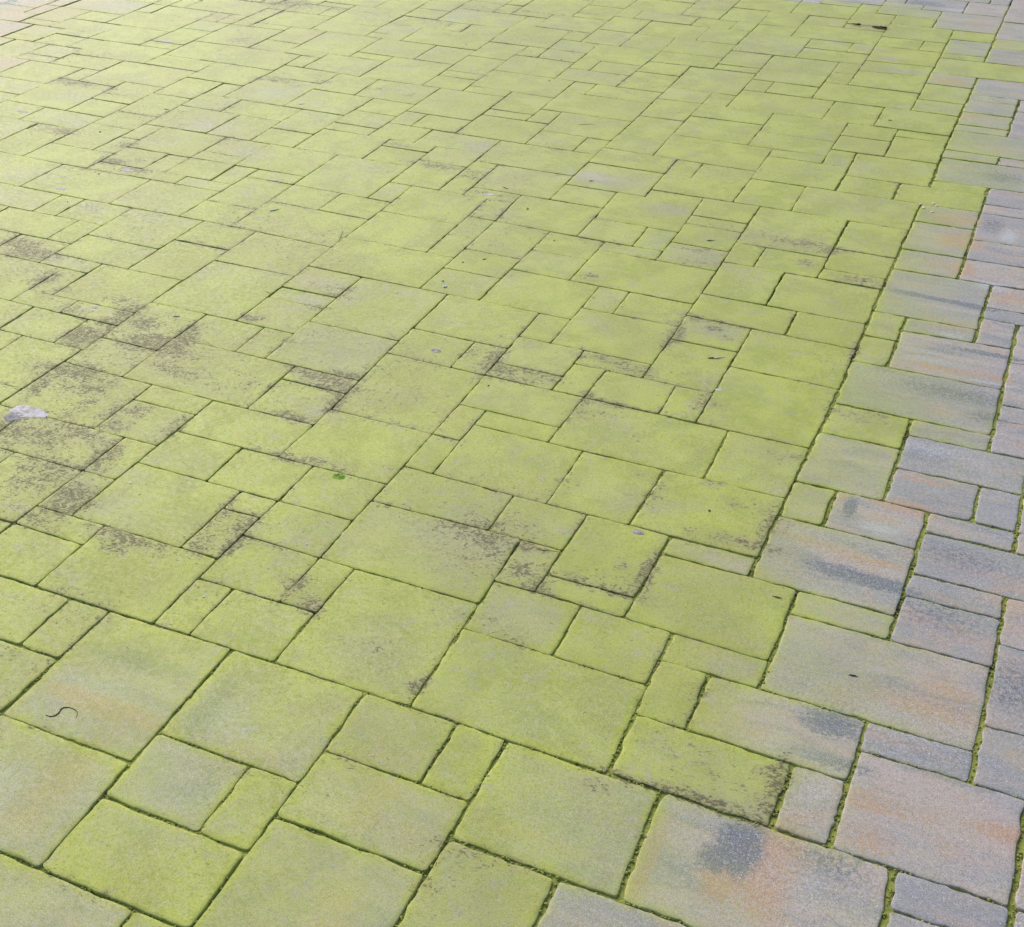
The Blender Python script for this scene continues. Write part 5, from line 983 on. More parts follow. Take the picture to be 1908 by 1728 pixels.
BLOBS = """s,-2.96,1.949,0.15,0.048,0.75 s,-2.781,1.944,0.08,0.056,0.5 s,-2.59,1.44,0.07,0.04,0.95 s,-2.67,1.44,0.08,0.032,0.6 s,-2.659,2.792,0.12,0.064,0.65 s,-2.586,2.774,0.05,0.032,0.6 s,-2.176,2.324,0.15,0.032,0.6 s,-2.027,2.306,0.06,0.048,0.4 s,-1.972,2.395,0.05,0.04,0.8 s,-1.708,2.403,0.1,0.04,0.5 s,-1.536,2.375,0.05,0.032,0.7 s,-2.053,2.46,0.06,0.048,0.5 s,0.069,4.203,0.1,0.04,0.6 s,-2.195,1.259,0.07,0.024,0.8 s,-2.049,1.215,0.08,0.04,0.7 s,-2.206,1.242,0.05,0.024,0.7 s,-2.267,1.415,0.05,0.04,0.7 s,-2.092,1.303,0.08,0.064,0.5 s,-2.007,0.539,0.08,0.048,1 s,-1.922,0.494,0.12,0.04,0.8 s,-1.986,0.466,0.06,0.04,0.5 s,-1.739,0.358,0.05,0.056,0.7 s,-1.643,0.319,0.06,0.024,0.6 s,-1.368,0.283,0.045,0.064,1 s,-1.43,0.332,0.07,0.032,0.8 s,-1.529,0.232,0.07,0.048,0.7 s,-1.404,0.104,0.05,0.056,0.95 s,-1.386,0.201,0.05,0.04,0.7 s,-1.175,0.151,0.09,0.048,0.95 s,-1.284,0.245,0.08,0.04,0.7 s,-1.262,0.292,0.06,0.032,0.5 s,-1.119,0.175,0.03,0.104,0.8 s,-1.061,0.133,0.06,0.04,0.6 s,-1.294,-0.073,0.12,0.048,0.8 s,-1.316,-0.155,0.03,0.072,0.7 s,-1.161,-0.103,0.06,0.048,0.6 s,-1.198,-0.134,0.1,0.04,0.6 s,-1.141,-0.214,0.04,0.112,0.5 s,-1.051,-0.174,0.03,0.104,0.8 s,-0.997,-0.165,0.06,0.048,0.8 s,-1.007,-0.241,0.06,0.056,0.7 s,-0.861,-0.177,0.025,0.08,0.8 s,-1.168,-0.366,0.15,0.072,0.6 s,-1.089,-0.318,0.15,0.04,0.6 s,-1.028,-0.488,0.12,0.08,0.65 s,-1.044,-0.544,0.09,0.072,0.6 s,-0.928,-0.381,0.05,0.072,0.8 s,-0.942,-0.322,0.05,0.04,0.6 s,-0.901,-0.542,0.05,0.072,1 s,-0.863,-0.549,0.05,0.04,0.9 s,-0.908,-0.58,0.05,0.04,0.7 s,-0.918,-0.641,0.08,0.032,0.6 s,-0.668,-0.621,0.14,0.028,0.7 s,-0.584,-0.616,0.08,0.02,0.6 s,-0.672,-0.654,0.03,0.024,0.8 s,-0.513,-0.574,0.05,0.064,0.65 s,-0.532,-0.484,0.03,0.072,0.6 s,-0.464,-0.488,0.03,0.04,0.85 s,-0.441,-0.553,0.025,0.048,0.9 s,-0.181,-0.649,0.04,0.04,0.9 s,-0.239,-0.598,0.04,0.032,0.8 s,-0.24,-0.628,0.025,0.072,0.7 s,-1.027,0.049,0.13,0.04,0.6 s,-0.882,0.018,0.14,0.048,0.5 s,-0.81,0.065,0.09,0.04,0.45 s,-1.014,0.055,0.05,0.024,0.6 s,-0.848,0.095,0.06,0.032,0.5 s,-0.497,-0.194,0.08,0.024,0.85 s,-0.428,-0.181,0.09,0.024,0.8 s,-0.359,-0.171,0.08,0.024,0.5 s,-0.541,0.062,0.025,0.072,0.8 s,-0.616,-0.029,0.1,0.024,0.75 s,-0.66,0.177,0.1,0.024,0.95 s,-0.598,0.157,0.08,0.032,0.7 s,-0.593,0.206,0.05,0.024,0.8 s,-0.926,0.649,0.08,0.04,0.5 s,-0.86,0.618,0.08,0.016,0.8 s,-0.841,0.666,0.04,0.032,0.6 s,-1.01,0.393,0.05,0.024,0.9 s,-0.876,0.534,0.06,0.024,0.6 s,-0.261,0.447,0.03,0.072,0.95 s,-0.257,0.384,0.03,0.064,0.8 s,-0.322,0.453,0.05,0.056,0.5 s,-0.209,0.404,0.08,0.028,1 s,-0.11,0.416,0.08,0.04,0.85 s,-0.158,0.379,0.12,0.032,0.7 s,0.035,0.569,0.14,0.028,0.75 s,0.107,0.542,0.08,0.024,0.7 s,0.112,0.36,0.08,0.02,0.8 s,0.056,0.35,0.03,0.056,0.8 s,0.065,0.268,0.025,0.072,0.7 s,0.167,0.796,0.03,0.072,1 s,0.162,0.854,0.06,0.024,0.6 s,0.251,0.867,0.035,0.024,1.1 s,0.299,0.825,0.03,0.02,0.9 s,0.243,0.907,0.13,0.024,0.6 s,-0.192,1.048,0.03,0.024,0.9 s,-0.249,1.284,0.1,0.032,0.4 s,0.037,1.362,0.09,0.024,0.7 s,0.114,1.286,0.1,0.04,0.55 s,0.363,1.548,0.15,0.056,0.85 s,0.441,1.514,0.06,0.032,0.8 s,0.251,1.569,0.16,0.056,0.5 s,0.396,1.407,0.04,0.032,0.95 s,0.36,1.413,0.06,0.024,0.6 s,0.576,1.351,0.1,0.028,0.8 s,0.341,0.474,0.025,0.096,0.7 s,0.387,0.465,0.04,0.032,0.5 s,0.562,0.286,0.08,0.024,0.6 s,0.611,0.302,0.12,0.016,0.5 s,0.355,0.379,0.1,0.016,0.5 s,0.643,0.017,0.05,0.088,0.75 s,0.557,0.058,0.06,0.04,0.5 s,0.619,-0.08,0.11,0.024,0.95 s,0.548,-0.09,0.12,0.016,0.6 s,0.472,0.104,0.03,0.024,0.7 s,0.36,0.019,0.03,0.072,0.6 s,0.349,-0.009,0.08,0.024,0.5 s,0.35,0.088,0.12,0.02,0.45 s,0.168,0.058,0.05,0.048,0.3 s,0.058,-0.293,0.1,0.08,0.75 s,0.001,-0.285,0.1,0.04,0.6 s,0.097,-0.319,0.08,0.048,0.6 s,0.088,-0.385,0.1,0.04,0.45 s,-0.039,-0.314,0.05,0.032,0.5 s,0.191,-0.371,0.04,0.032,0.9 s,0.162,-0.29,0.05,0.024,0.9 s,0.235,-0.401,0.04,0.024,0.8 s,0.387,-0.265,0.025,0.02,0.8 s,0.351,-0.35,0.15,0.024,0.7 s,0.436,-0.263,0.02,0.064,0.9 s,0.421,-0.31,0.08,0.024,0.5 s,0.179,-0.539,0.06,0.032,0.4 s,0.25,-0.576,0.05,0.024,0.6 s,-0.007,-0.718,0.08,0.032,0.45 s,0.139,-0.776,0.02,0.028,1.1 s,-0.001,-0.706,0.05,0.04,0.5 s,0.842,-0.729,0.028,0.08,1.05 s,0.815,-0.721,0.03,0.024,0.6 s,0.723,-0.828,0.16,0.018,1.2 s,0.644,-0.829,0.1,0.016,1 s,0.801,-0.833,0.09,0.018,1.1 s,0.742,-0.793,0.1,0.056,0.5 s,0.654,-0.735,0.1,0.032,0.4 s,0.841,-0.802,0.025,0.024,0.9 s,0.599,-0.831,0.03,0.016,1 s,0.544,-0.873,0.04,0.024,0.65 s,0.385,-1.102,0.07,0.028,0.55 s,0.384,-1.162,0.05,0.056,0.4 s,0.732,0.557,0.09,0.04,0.65 s,0.687,0.575,0.09,0.024,0.5 s,-1.817,1.161,0.06,0.032,0.4 s,-1.933,1.003,0.04,0.064,0.5 s,-1.824,0.893,0.1,0.04,0.4 s,-2.001,0.868,0.08,0.056,0.55 s,-1.928,1.592,0.05,0.048,0.4 s,-1.297,1.831,0.09,0.024,0.6 s,-1.084,1.689,0.14,0.032,0.6 s,-1.201,1.568,0.06,0.032,0.35 s,-0.777,1.527,0.09,0.024,0.5 s,-0.145,1.642,0.12,0.048,0.35 s,-0.9,1.697,0.04,0.024,0.4 s,0.745,0.867,0.07,0.032,0.5 s,0.626,0.799,0.09,0.032,0.45 s,0.651,0.892,0.015,0.08,0.7 s,0.118,0.305,0.08,0.04,0.4 s,0.235,0.244,0.06,0.04,0.35 s,0.162,-0.031,0.05,0.04,0.3 s,-0.275,-0.135,0.05,0.024,0.5 s,0.259,1.202,0.03,0.024,0.4 s,-2.065,2.996,0.06,0.032,0.35 s,-1.911,3.743,0.15,0.064,0.45 s,-2.475,3.447,0.15,0.064,0.4 s,-1.925,3.461,0.15,0.064,0.3 s,-2.785,3.453,0.2,0.08,0.5 s,0.551,3.849,0.03,0.024,0.8 s,0.308,4.006,0.05,0.024,0.5 s,-3.114,2.36,0.03,0.024,0.3 n,0.903,0.186,0.09,0.04,0.6 n,0.855,-0.13,0.14,0.048,0.5 n,0.813,-0.89,0.09,0.08,0.8 n,0.884,-0.919,0.08,0.096,0.8 n,0.915,-0.577,0.12,0.064,0.6 n,0.859,-0.089,0.14,0.048,0.6 n,0.839,1.315,0.16,0.04,0.6 n,-0.41,-1.051,0.16,0.064,0.315 n,-0.176,-0.995,0.07,0.112,0.28 n,-0.113,-1.168,0.08,0.096,0.28 n,-0.481,1.82,0.12,0.056,0.63 n,-2.103,1.717,0.13,0.072,0.35 n,-2.179,1.485,0.13,0.072,0.21 n,-2.838,1.802,0.12,0.08,0.21 n,-2.066,2.195,0.16,0.096,0.315 n,-0.969,1.94,0.07,0.072,0.385 n,-0.929,0.53,0.05,0.064,0.35 n,-0.829,0.612,0.06,0.048,0.245 n,-1.766,1.535,0.09,0.048,0.28 n,-0.449,0.916,0.06,0.064,0.28 n,-0.638,1.379,0.07,0.048,0.28 n,-0.145,1.642,0.1,0.048,0.385 n,-1.742,0.903,0.15,0.072,0.245 n,-2.009,0.864,0.08,0.048,0.28 n,-2.428,1.041,0.15,0.072,0.245 n,0.065,1.33,0.12,0.064,0.4 n,-0.953,0.678,0.12,0.048,0.35 n,-0.547,0.016,0.05,0.024,0.42 n,-0.666,0.721,0.04,0.032,0.21 n,-0.053,0.761,0.06,0.04,0.21 n,0.271,0.865,0.12,0.048,0.4 n,-0.135,-0.582,0.04,0.032,0.21 n,0.255,-0.505,0.13,0.08,0.245 n,0.017,-0.716,0.1,0.064,0.175 n,-0.84,-0.539,0.1,0.056,0.21 n,0.282,-0.026,0.1,0.056,0.245 n,0.044,-0.321,0.13,0.088,0.28 n,-0.208,-0.409,0.06,0.112,0.21 n,0.18,-0.207,0.14,0.056,0.175 n,-0.019,3.867,0.05,0.024,0.7 n,-0.135,3.703,0.08,0.032,0.6 n,0.138,3.838,0.07,0.024,0.6 n,0.362,3.533,0.1,0.024,0.6 n,0.26,3.707,0.04,0.024,0.7 n,-1.895,3.583,0.1,0.12,0.28 n,-2.593,1.541,0.12,0.04,0.175 n,-2.79,2.103,0.13,0.064,0.175 n,-1.846,0.482,0.12,0.048,0.21 n,-2.672,1.951,0.08,0.032,0.21 n,0.441,3.055,0.08,0.048,0.3 n,0.652,2.365,0.08,0.064,0.3 n,0.37,2.302,0.13,0.08,0.3 n,-0.449,-0.953,0.2,0.032,0.14 n,-1.794,2.098,0.15,0.08,0.175 n,-1.492,2.013,0.08,0.048,0.21 o,-0.41,-1.066,0.12,0.028,0.7 o,-0.294,-1.069,0.09,0.024,0.45 o,-0.335,-0.895,0.03,0.024,0.4 b,-0.424,-0.934,0.15,0.024,0.55 b,-0.336,-0.929,0.08,0.02,0.5 w,-0.472,-1.022,0.11,0.024,0.4 b,-0.461,-1.142,0.05,0.016,0.55 o,-0.339,-1.226,0.04,0.128,0.5 o,-0.333,-1.304,0.05,0.08,0.4 w,-0.432,-1.267,0.08,0.064,0.4 b,-0.194,-0.987,0.035,0.104,0.55 w,-0.122,-0.986,0.06,0.064,0.45 o,-0.058,-1.047,0.1,0.024,0.3 b,-0.106,-1.178,0.05,0.028,0.3 b,-0.087,-1.123,0.03,0.032,0.3 w,-0.193,-1.106,0.06,0.032,0.4 o,-0.085,-1.059,0.05,0.04,0.3 o,0.447,-1.02,0.13,0.024,0.35 w,0.495,-0.967,0.15,0.04,0.25 o,0.202,-1.07,0.04,0.08,0.35 o,0.249,-1.278,0.06,0.064,0.35 b,0.817,-0.895,0.036,0.056,0.9 b,0.785,-0.939,0.03,0.028,0.65 o,0.878,-0.91,0.04,0.084,1 o,0.805,-0.977,0.03,0.04,0.85 o,0.681,-0.996,0.02,0.096,0.55 b,0.959,-0.874,0.08,0.048,0.3 w,0.918,-0.927,0.08,0.064,0.3 b,0.899,-0.547,0.06,0.04,0.65 b,0.91,-0.644,0.08,0.02,0.5 w,0.869,-0.641,0.1,0.024,0.3 w,0.916,-0.717,0.05,0.048,0.5 b,0.873,-0.103,0.11,0.02,0.9 b,0.812,-0.089,0.08,0.016,0.5 o,0.848,-0.033,0.12,0.016,0.55 o,0.738,-0.018,0.12,0.016,0.45 w,0.766,-0.038,0.1,0.02,0.35 w,0.876,-0.178,0.12,0.024,0.25 b,0.793,0.15,0.013,0.04,0.9 o,0.907,0.199,0.07,0.024,0.85 o,0.767,0.185,0.025,0.016,0.6 w,0.871,0.094,0.05,0.024,0.6 p,0.877,0.13,0.05,0.024,0.5 p,0.93,0.328,0.08,0.024,0.7 w,0.96,0.293,0.04,0.024,0.3 b,0.839,1.315,0.15,0.01,0.95 b,0.727,1.324,0.06,0.01,0.7 b,0.935,1.299,0.08,0.012,0.5 o,0.872,1.19,0.11,0.016,0.55 w,0.862,1.267,0.13,0.008,0.6 w,0.962,1.465,0.07,0.032,0.6 o,0.733,1.387,0.08,0.008,0.4 o,0.908,1.148,0.09,0.01,0.6 w,0.885,1.096,0.05,0.012,0.7 b,0.997,1.025,0.13,0.013,0.65 b,0.885,0.994,0.09,0.016,0.4 o,0.914,0.892,0.13,0.011,0.75 w,0.865,0.929,0.1,0.013,0.55 o,1.033,0.896,0.04,0.008,0.9 w,1.029,0.864,0.07,0.008,0.7 w,0.8,0.973,0.08,0.016,0.4 b,0.945,0.766,0.16,0.04,0.45 b,0.753,0.822,0.08,0.024,0.3 p,0.839,0.735,0.15,0.016,0.3 o,1.038,-0.433,0.15,0.036,0.4 o,1.081,-0.383,0.08,0.04,0.35 o,0.973,-0.719,0.08,0.028,0.4 p,1.052,-0.697,0.15,0.032,0.3 o,1.016,-0.801,0.05,0.032,0.4 o,1.231,-0.689,0.05,0.024,0.5 b,0.983,-0.409,0.12,0.024,0.2 w,0.99,-0.559,0.1,0.024,0.2 b,1.042,0.052,0.15,0.064,0.3 b,1.049,-0.159,0.15,0.064,0.3 o,1.052,-0.184,0.08,0.016,0.3 b,1.202,-0.314,0.08,0.096,0.3 p,1.181,-0.101,0.05,0.064,0.5 w,0.946,0.473,0.16,0.032,0.4 b,1.037,0.676,0.06,0.032,0.4 o,0.784,1.952,0.09,0.048,0.75 o,0.826,1.771,0.07,0.056,0.8 o,0.836,1.822,0.04,0.048,0.5 o,0.853,1.563,0.04,0.048,0.9 o,0.786,1.576,0.06,0.04,0.5 p,1.014,1.41,0.08,0.064,0.8 p,0.824,2.691,0.1,0.048,0.5 b,0.875,2.403,0.12,0.072,0.4 w,0.966,1.878,0.03,0.064,0.7 b,0.907,1.947,0.05,0.08,0.35 o,0.801,2.547,0.03,0.016,0.6 o,0.678,3.048,0.06,0.048,0.5 o,0.555,3.475,0.08,0.056,0.7 o,0.543,2.817,0.05,0.04,0.3 o,0.769,3.792,0.08,0.064,0.5 p,0.56,4.57,0.08,0.064,0.45 o,0.548,4.459,0.08,0.04,0.35 o,1.054,0.89,0.03,0.04,0.4 w,0.441,4.684,0.1,0.04,0.5 b,0.245,4.737,0.12,0.08,0.5 w,-0.327,4.53,0.25,0.064,0.6 w,0.197,4.694,0.2,0.032,0.4 b,-0.31,4.456,0.15,0.04,0.3 p,0.15,-0.956,0.06,0.048,0.25 p,-0.196,-0.382,0.06,0.096,0.5 p,0.206,-0.174,0.12,0.064,0.35 p,-0.765,0.278,0.05,0.08,0.45 p,-1.663,1.488,0.1,0.096,0.4 p,-1.695,2.104,0.13,0.048,0.4 p,-2.119,3.542,0.12,0.096,0.35 p,-2.13,3.166,0.1,0.048,0.3 p,-1.499,2.116,0.08,0.064,0.3 p,-1.856,1.559,0.05,0.04,0.5 p,-1.03,1.76,0.06,0.032,0.5 o,-3.711,2.344,0.3,0.199,0.6 o,-3.89,2.736,0.3,0.239,0.5 o,-3.466,2.074,0.2,0.159,0.5 p,-3.842,2.924,0.2,0.159,0.5 s,-3.861,2.586,0.15,0.08,0.4"""
DEB = {'worm': [(-0.4676, -1.1263), (-0.4591, -1.1261), (-0.4519, -1.122), (-0.4489, -1.1129), (-0.4512, -1.1), (-0.4418, -1.0933), (-0.427, -1.093), (-0.416, -1.0985), (-0.4097, -1.1111)], 'twigs': [((0.9022, -0.4089), (0.9194, -0.4069), 'dark', 'short dark twig lying on the largest pinkish slab at lower right'), ((0.2889, 0.6929), (0.3304, 0.7167), 'white', 'split sliver, dark at one end and white at the other, right of centre'), ((0.1866, -0.2888), (0.2353, -0.276), 'orange', 'straight orange pine needle on a green slab at lower centre'), ((-0.025, -0.1186), (0.0169, -0.1229), 'brown', 'short reddish brown stick lying in a joint at lower centre'), ((-1.3968, 1.0852), (-1.3744, 1.1109), 'white', 'pale broken stalk with dark end, upper left of centre'), ((-1.0541, 0.9669), (-1.0985, 1.0614), 'pale', 'faint pale stem lying beside a joint, upper left of centre'), ((0.0609, 1.4463), (0.0847, 1.4565), 'olive', 'small dark olive sliver on plain green slab, upper right of centre'), ((-2.3872, 1.8191), (-2.3593, 1.8151), 'olive', 'tiny bent dark sprig beside a joint near the upper left'), ((-0.7452, 1.604), (-0.717, 1.5933), 'olive', 'thin dark olive sprig above a grey strip slab near top centre'), ((-0.5543, 1.021), (-0.5476, 1.0349), 'olive', 'tiny dark comma of debris left of the photo centre'), ((-0.4797, 1.7777), (-0.4673, 1.7877), 'olive', 'small dark sliver on the bare grey patch, top centre right'), ((-1.0691, 0.5524), (-1.0413, 0.5446), 'straw', 'tiny straw coloured bit across a joint left of centre'), ((-1.2275, 0.3057), (-1.2092, 0.3136), 'white', 'tiny white sliver on a speckled slab at the left'), ((0.3984, 2.8577), (0.4142, 2.8572), 'olive', 'tiny dark crumb streak on a green slab at top right'), ((-1.8986, 2.0877), (-1.8809, 2.1053), 'straw', 'small straw dash on a green slab near the top left'), ((-0.734, 2.3187), (-0.6757, 2.3495), 'straw', 'pale stalk fragment lying flat near top centre'), ((0.7062, -0.2365), (0.7274, -0.2362), 'brown', 'faint brown sliver beside the wide moss joint, lower right')], 'chips': [((-0.8077, 0.6084), 'upper tiny white grit chip, left of centre, a third of the way down'), ((-0.8668, 0.5107), 'lower tiny white grit chip, left of centre, a third of the way down'), ((-0.6953, 0.7042), 'upper tiny white grit chip, just left of centre, a third of the way down'), ((-0.432, 0.5018), 'lower tiny white grit chip, just left of centre, a third of the way down'), ((-0.803, -0.4412), 'tiny white grit chip, near the left edge, just below mid height'), ((-0.7553, -0.4688), 'tiny white grit chip, in the left quarter, just below mid height'), ((-0.2902, -0.477), 'tiny white grit chip, left of centre, just below mid height'), ((-0.3968, -0.7193), 'tiny white grit chip, in the left quarter, two thirds down'), ((-1.102, 2.3182), 'upper tiny white grit chip, just left of centre, close to the top'), ((-1.0818, 2.9195), 'tiny white grit chip, just right of centre, close to the top'), ((-2.0974, 0.8731), 'tiny white grit chip, near the left edge, in the upper quarter'), ((-0.0377, 0.8935), 'upper tiny white grit chip, just right of centre, a third of the way down'), ((-0.202, 0.3802), 'tiny white grit chip, just left of centre, just above mid height'), ((-0.1387, 0.7332), 'lower tiny white grit chip, just right of centre, a third of the way down'), ((-1.943, 3.6622), 'tiny white grit chip, just left of centre, at the top edge'), ((-1.097, 2.3134), 'lower tiny white grit chip, just left of centre, close to the top'), ((-1.6344, 0.2554), 'tiny white grit chip, near the left edge, a third of the way down')], 'crumbs': [((0.655, 2.0317), 'leftmost white crumb at the corner of the uppermost orange slab'), ((0.6712, 2.001), 'lower white crumb beside the leftmost one at the orange slab corner'), ((0.6972, 2.0553), 'larger white crumb in the joint right of the leftmost crumb'), ((0.7096, 2.0358), 'rightmost white crumb in the joint above the orange slab'), ((0.7032, 1.9776), 'lowest white crumb, lying out on the uppermost orange slab')], 'seeds': [((-0.6038, 0.9788), 'small round dark seed, just left of centre, a third of the way down'), ((-0.2077, 0.3136), 'small round dark seed, just left of centre, just above mid height'), ((-0.4014, 1.2505), 'small round dark seed, just right of centre, in the upper quarter'), ((-1.6286, 3.1444), 'small round dark seed, just left of centre, at the top edge'), ((-1.1217, 3.0967), 'upper small round dark seed, just right of centre, close to the top'), ((-1.0554, 2.7924), 'lower small round dark seed, just right of centre, close to the top'), ((-2.1646, 1.1267), 'small round dark seed, near the left edge, in the upper quarter'), ((0.4975, 0.003), 'small round dark seed, right of centre, just below mid height')], 'berries': [((-2.4532, 1.4905), 'small red dried berry on a green slab near the left edge'), ((-0.5841, 1.4547), 'tiny red dried berry on a greyish green slab at top centre')], 'shell': (-0.5791, 0.7985), 'shell2': (-0.6027, 0.8321), 'splash': [((-1.2496, -0.2848), 0.056, 0.026, 'w', 'large white splash across a joint at the left edge, halfway down'), ((-1.2729, -0.3165), 0.026, 0.022, 'v', 'violet-grey smear touching the large white splash at the left edge'), ((-2.096, 1.2025), 0.028, 0.012, 'p', 'pinkish white fleck on the joint of a stained strip, upper left'), ((-2.1991, 0.9609), 0.026, 0.012, 'p', 'pinkish fan-shaped fleck on a large green slab, upper left edge'), ((-2.9092, 1.56), 0.034, 0.008, 'w', 'chalky white scrape on a green slab near the left edge'), ((-2.8901, 1.6297), 0.014, 0.006, 'w', 'small chalky fleck above right of the white scrape, left edge'), ((-2.9737, 2.6286), 0.034, 0.013, 'w', 'bright white oval splash near the top left'), ((-0.2665, 2.1098), 0.012, 0.005, 'p', 'tiny pinkish white fleck on a joint, top right of centre'), ((-1.4763, 0.2611), 0.016, 0.008, 'w', 'white broken fleck on dark stained strip slab at left'), ((0.3741, -0.1404), 0.014, 0.008, 'v', 'small violet-white fleck on a joint right of centre, lower half'), ((-0.4238, 0.4298), 0.016, 0.01, 'v', 'faint blue-grey spot left of the photo centre'), ((0.3635, 0.5424), 0.01, 0.008, 'w', 'small whitish fleck at a joint corner, right of centre'), ((-0.7624, 1.5204), 0.022, 0.008, 'w', 'chalky fleck on a pale strip slab near top centre'), ((-1.5382, 1.334), 0.022, 0.005, 'w', 'thin chalky fleck on a pale strip slab, upper left')], 'tuft': (-0.359, -0.2175), 'leaf': ((0.0825, 4.1972), (0.1541, 4.188)), 'leaf2': ((-0.0165, 4.2074), (0.025, 4.1988))}

# ------------------------------------------------------------ helpers
def tag(o, label, cat, group=None):
    o['label'] = label; o['category'] = cat
    if group: o['group'] = group
    return o

def link(name, me, mat, loc=(0, 0, 0), parent=None):
    o = bpy.data.objects.new(name, me); me.materials.append(mat); C.objects.link(o)
    o.location = loc
    if parent: o.parent = parent
    return o

BL = [(p.split(',')[0], *map(float, p.split(',')[1:])) for p in BLOBS.split()]
BLK = {k: np.array([b[1:] for b in BL if b[0] == k]) for k in 'snobwp'}

def blob_sum(kind, X, Y):
    B = BLK[kind]; out = np.zeros(len(X))
    cx, cy = X.mean(), Y.mean()
    for bx, by, rx, ry, st in B:
        if abs(bx - cx) > 0.6 + 2.5 * rx or abs(by - cy) > 0.6 + 2.5 * ry: continue
        d = ((X - bx) / rx) ** 2 + ((Y - by) / ry) ** 2
        out = np.maximum(out, st * np.exp(-d * 0.9))
    return out

def sm_noise(L, step, amp, r):
    """random 1-D wobble of points spaced along an edge"""
    n = max(4, int(L / step) + 3)
    k = r.normal(size=n) * amp
    k2 = r.normal(size=max(4, int(L / (step * 4)) + 3)) * amp * 0.8
    def f(s):
        a = np.interp(s * (n - 1), np.arange(n), k)
        return a + np.interp(s * (len(k2) - 1), np.arange(len(k2)), k2)
    return f

STEP = 0.0115
def slab_arrays(cs, moss, tint, flag, r):
    """one paving slab as arrays: verts, quads, attributes (rumbled edges, rounded corners, gritty rim)"""
    P = np.array(cs, float).reshape(4, 2)            # W S E N
    lx = np.linalg.norm(P[1] - P[0]); ly = np.linalg.norm(P[3] - P[0])
    cx = P[:, 0].mean()
    right = min(1.0, max(0.0, (cx - 0.15) / 0.6)); low = min(1.0, max(0.0, (-0.55 - P[:, 1].mean()) / 0.5))
    gx = 0.0007 + 0.0037 * right + 0.0014 * low + r.uniform(-0.0006, 0.0006)   # half gaps
    gy = 0.0005 + 0.0011 * right + 0.0016 * low + r.uniform(-0.0004, 0.0005)
    g = [max(0.0002, v + r.uniform(-0.0010, 0.0007)) for v in (gx, gx, gy, gy)]                              # west side, east side, south, north
    if 'D' in flag: g[0] += 0.012
    if 'E' in flag: g[0] += 0.006
    if 'J' in flag: g = [0.0004 if q > 1 else v for q, v in enumerate(g)]
    def axis(L):
        n = max(2, int(round((L - 0.016) / STEP)))
        mid = np.linspace(0.008, L - 0.008, n + 1)
        return np.concatenate([[0, 0.0008, 0.0021], mid, [L - 0.0021, L - 0.0008, L]])
    Lx = lx - g[0] - g[1]; Ly = ly - g[2] - g[3]
    ax, ay = axis(Lx), axis(Ly)
    X, Y = np.meshgrid(ax, ay, indexing='ij')
    nx, ny = X.shape
    # rounded corners (square-to-disc inside radius rc)
    rc = r.uniform(0.007, 0.012)
    for sx in (0, 1):
        for sy in (0, 1):
            ox = rc if sx == 0 else Lx - rc; oy = rc if sy == 0 else Ly - rc
            dx = X - ox; dy = Y - oy
            m = ((dx < 0) if sx == 0 else (dx > 0)) & ((dy < 0) if sy == 0 else (dy > 0))
            h = np.hypot(dx, dy); q = np.maximum(abs(dx), abs(dy)) / np.maximum(h, 1e-9)
            X = np.where(m, ox + dx * q, X); Y = np.where(m, oy + dy * q, Y)
    eg = np.minimum(np.minimum(X, Lx - X), np.minimum(Y, Ly - Y))
    amp = 0.0010 + 0.0006 * right + 0.0003 * low
    w = np.exp(-eg / 0.006)
    s, q = X / Lx, Y / Ly
    fw = [sm_noise(ly, 0.013, amp, r) for _ in range(2)]; fs = [sm_noise(lx, 0.013, amp * 0.8, r) for _ in range(2)]
    dX = np.where(s < 0.5, fw[0](q), fw[1](q)) * np.exp(-np.minimum(X, Lx - X) / 0.006)
    dY = np.where(q < 0.5, fs[0](s), fs[1](s)) * np.exp(-np.minimum(Y, Ly - Y) / 0.006)
    X = X + dX; Y = Y + dY
    # height: worn arris, faint unevenness, laid slightly off level
    Z = np.where(eg < 0.0004, -0.0018, np.where(eg < 0.0014, -0.0004, 0.0)) + r.normal(size=X.shape) * 0.00008
    Z = Z - 0.0003 * w
    tz, ta, tb = np.clip(r.normal(size=3), -2, 2) * (0.0006, 0.0009, 0.0009)
    Z = Z + tz + ta * (s - 0.5) + tb * (q - 0.5)
    # to world
    fx = (X + g[0]) / lx; fy = (Y + g[2]) / ly
    wx = (1 - fy) * ((1 - fx) * P[0, 0] + fx * P[1, 0]) + fy * ((1 - fx) * P[3, 0] + fx * P[2, 0])
    wy = (1 - fy) * ((1 - fx) * P[0, 1] + fx * P[1, 1]) + fy * ((1 - fx) * P[3, 1] + fx * P[2, 1])
    V = np.stack([wx.ravel(), wy.ravel(), Z.ravel()], 1)
    idx = np.arange(nx * ny).reshape(nx, ny)
    F = np.stack([idx[:-1, :-1], idx[1:, :-1], idx[1:, 1:], idx[:-1, 1:]], -1).reshape(-1, 4)
    ring = np.concatenate([idx[:, 0], idx[-1, 1:], idx[-2::-1, -1], idx[0, -2:0:-1]])
    n0 = len(V); side = V[ring].copy(); side[:, 2] = -0.045
    cen = V[:, :2].mean(0); side[:, :2] += (cen - side[:, :2]) * 0.004
    V = np.concatenate([V, side]); m = len(ring)
    a = np.arange(m); b2 = (a + 1) % m
    F = np.concatenate([F, np.stack([ring[a], n0 + a, n0 + b2, ring[b2]], 1)])
    M = np.array(moss) / 100.0
    ms = (1 - fy) * ((1 - fx) * M[0] + fx * M[1]) + fy * ((1 - fx) * M[3] + fx * M[2])
    ms = ms.ravel(); xx, yy = wx.ravel(), wy.ravel()
    ms = ms * (1 - blob_sum('n', xx, yy))
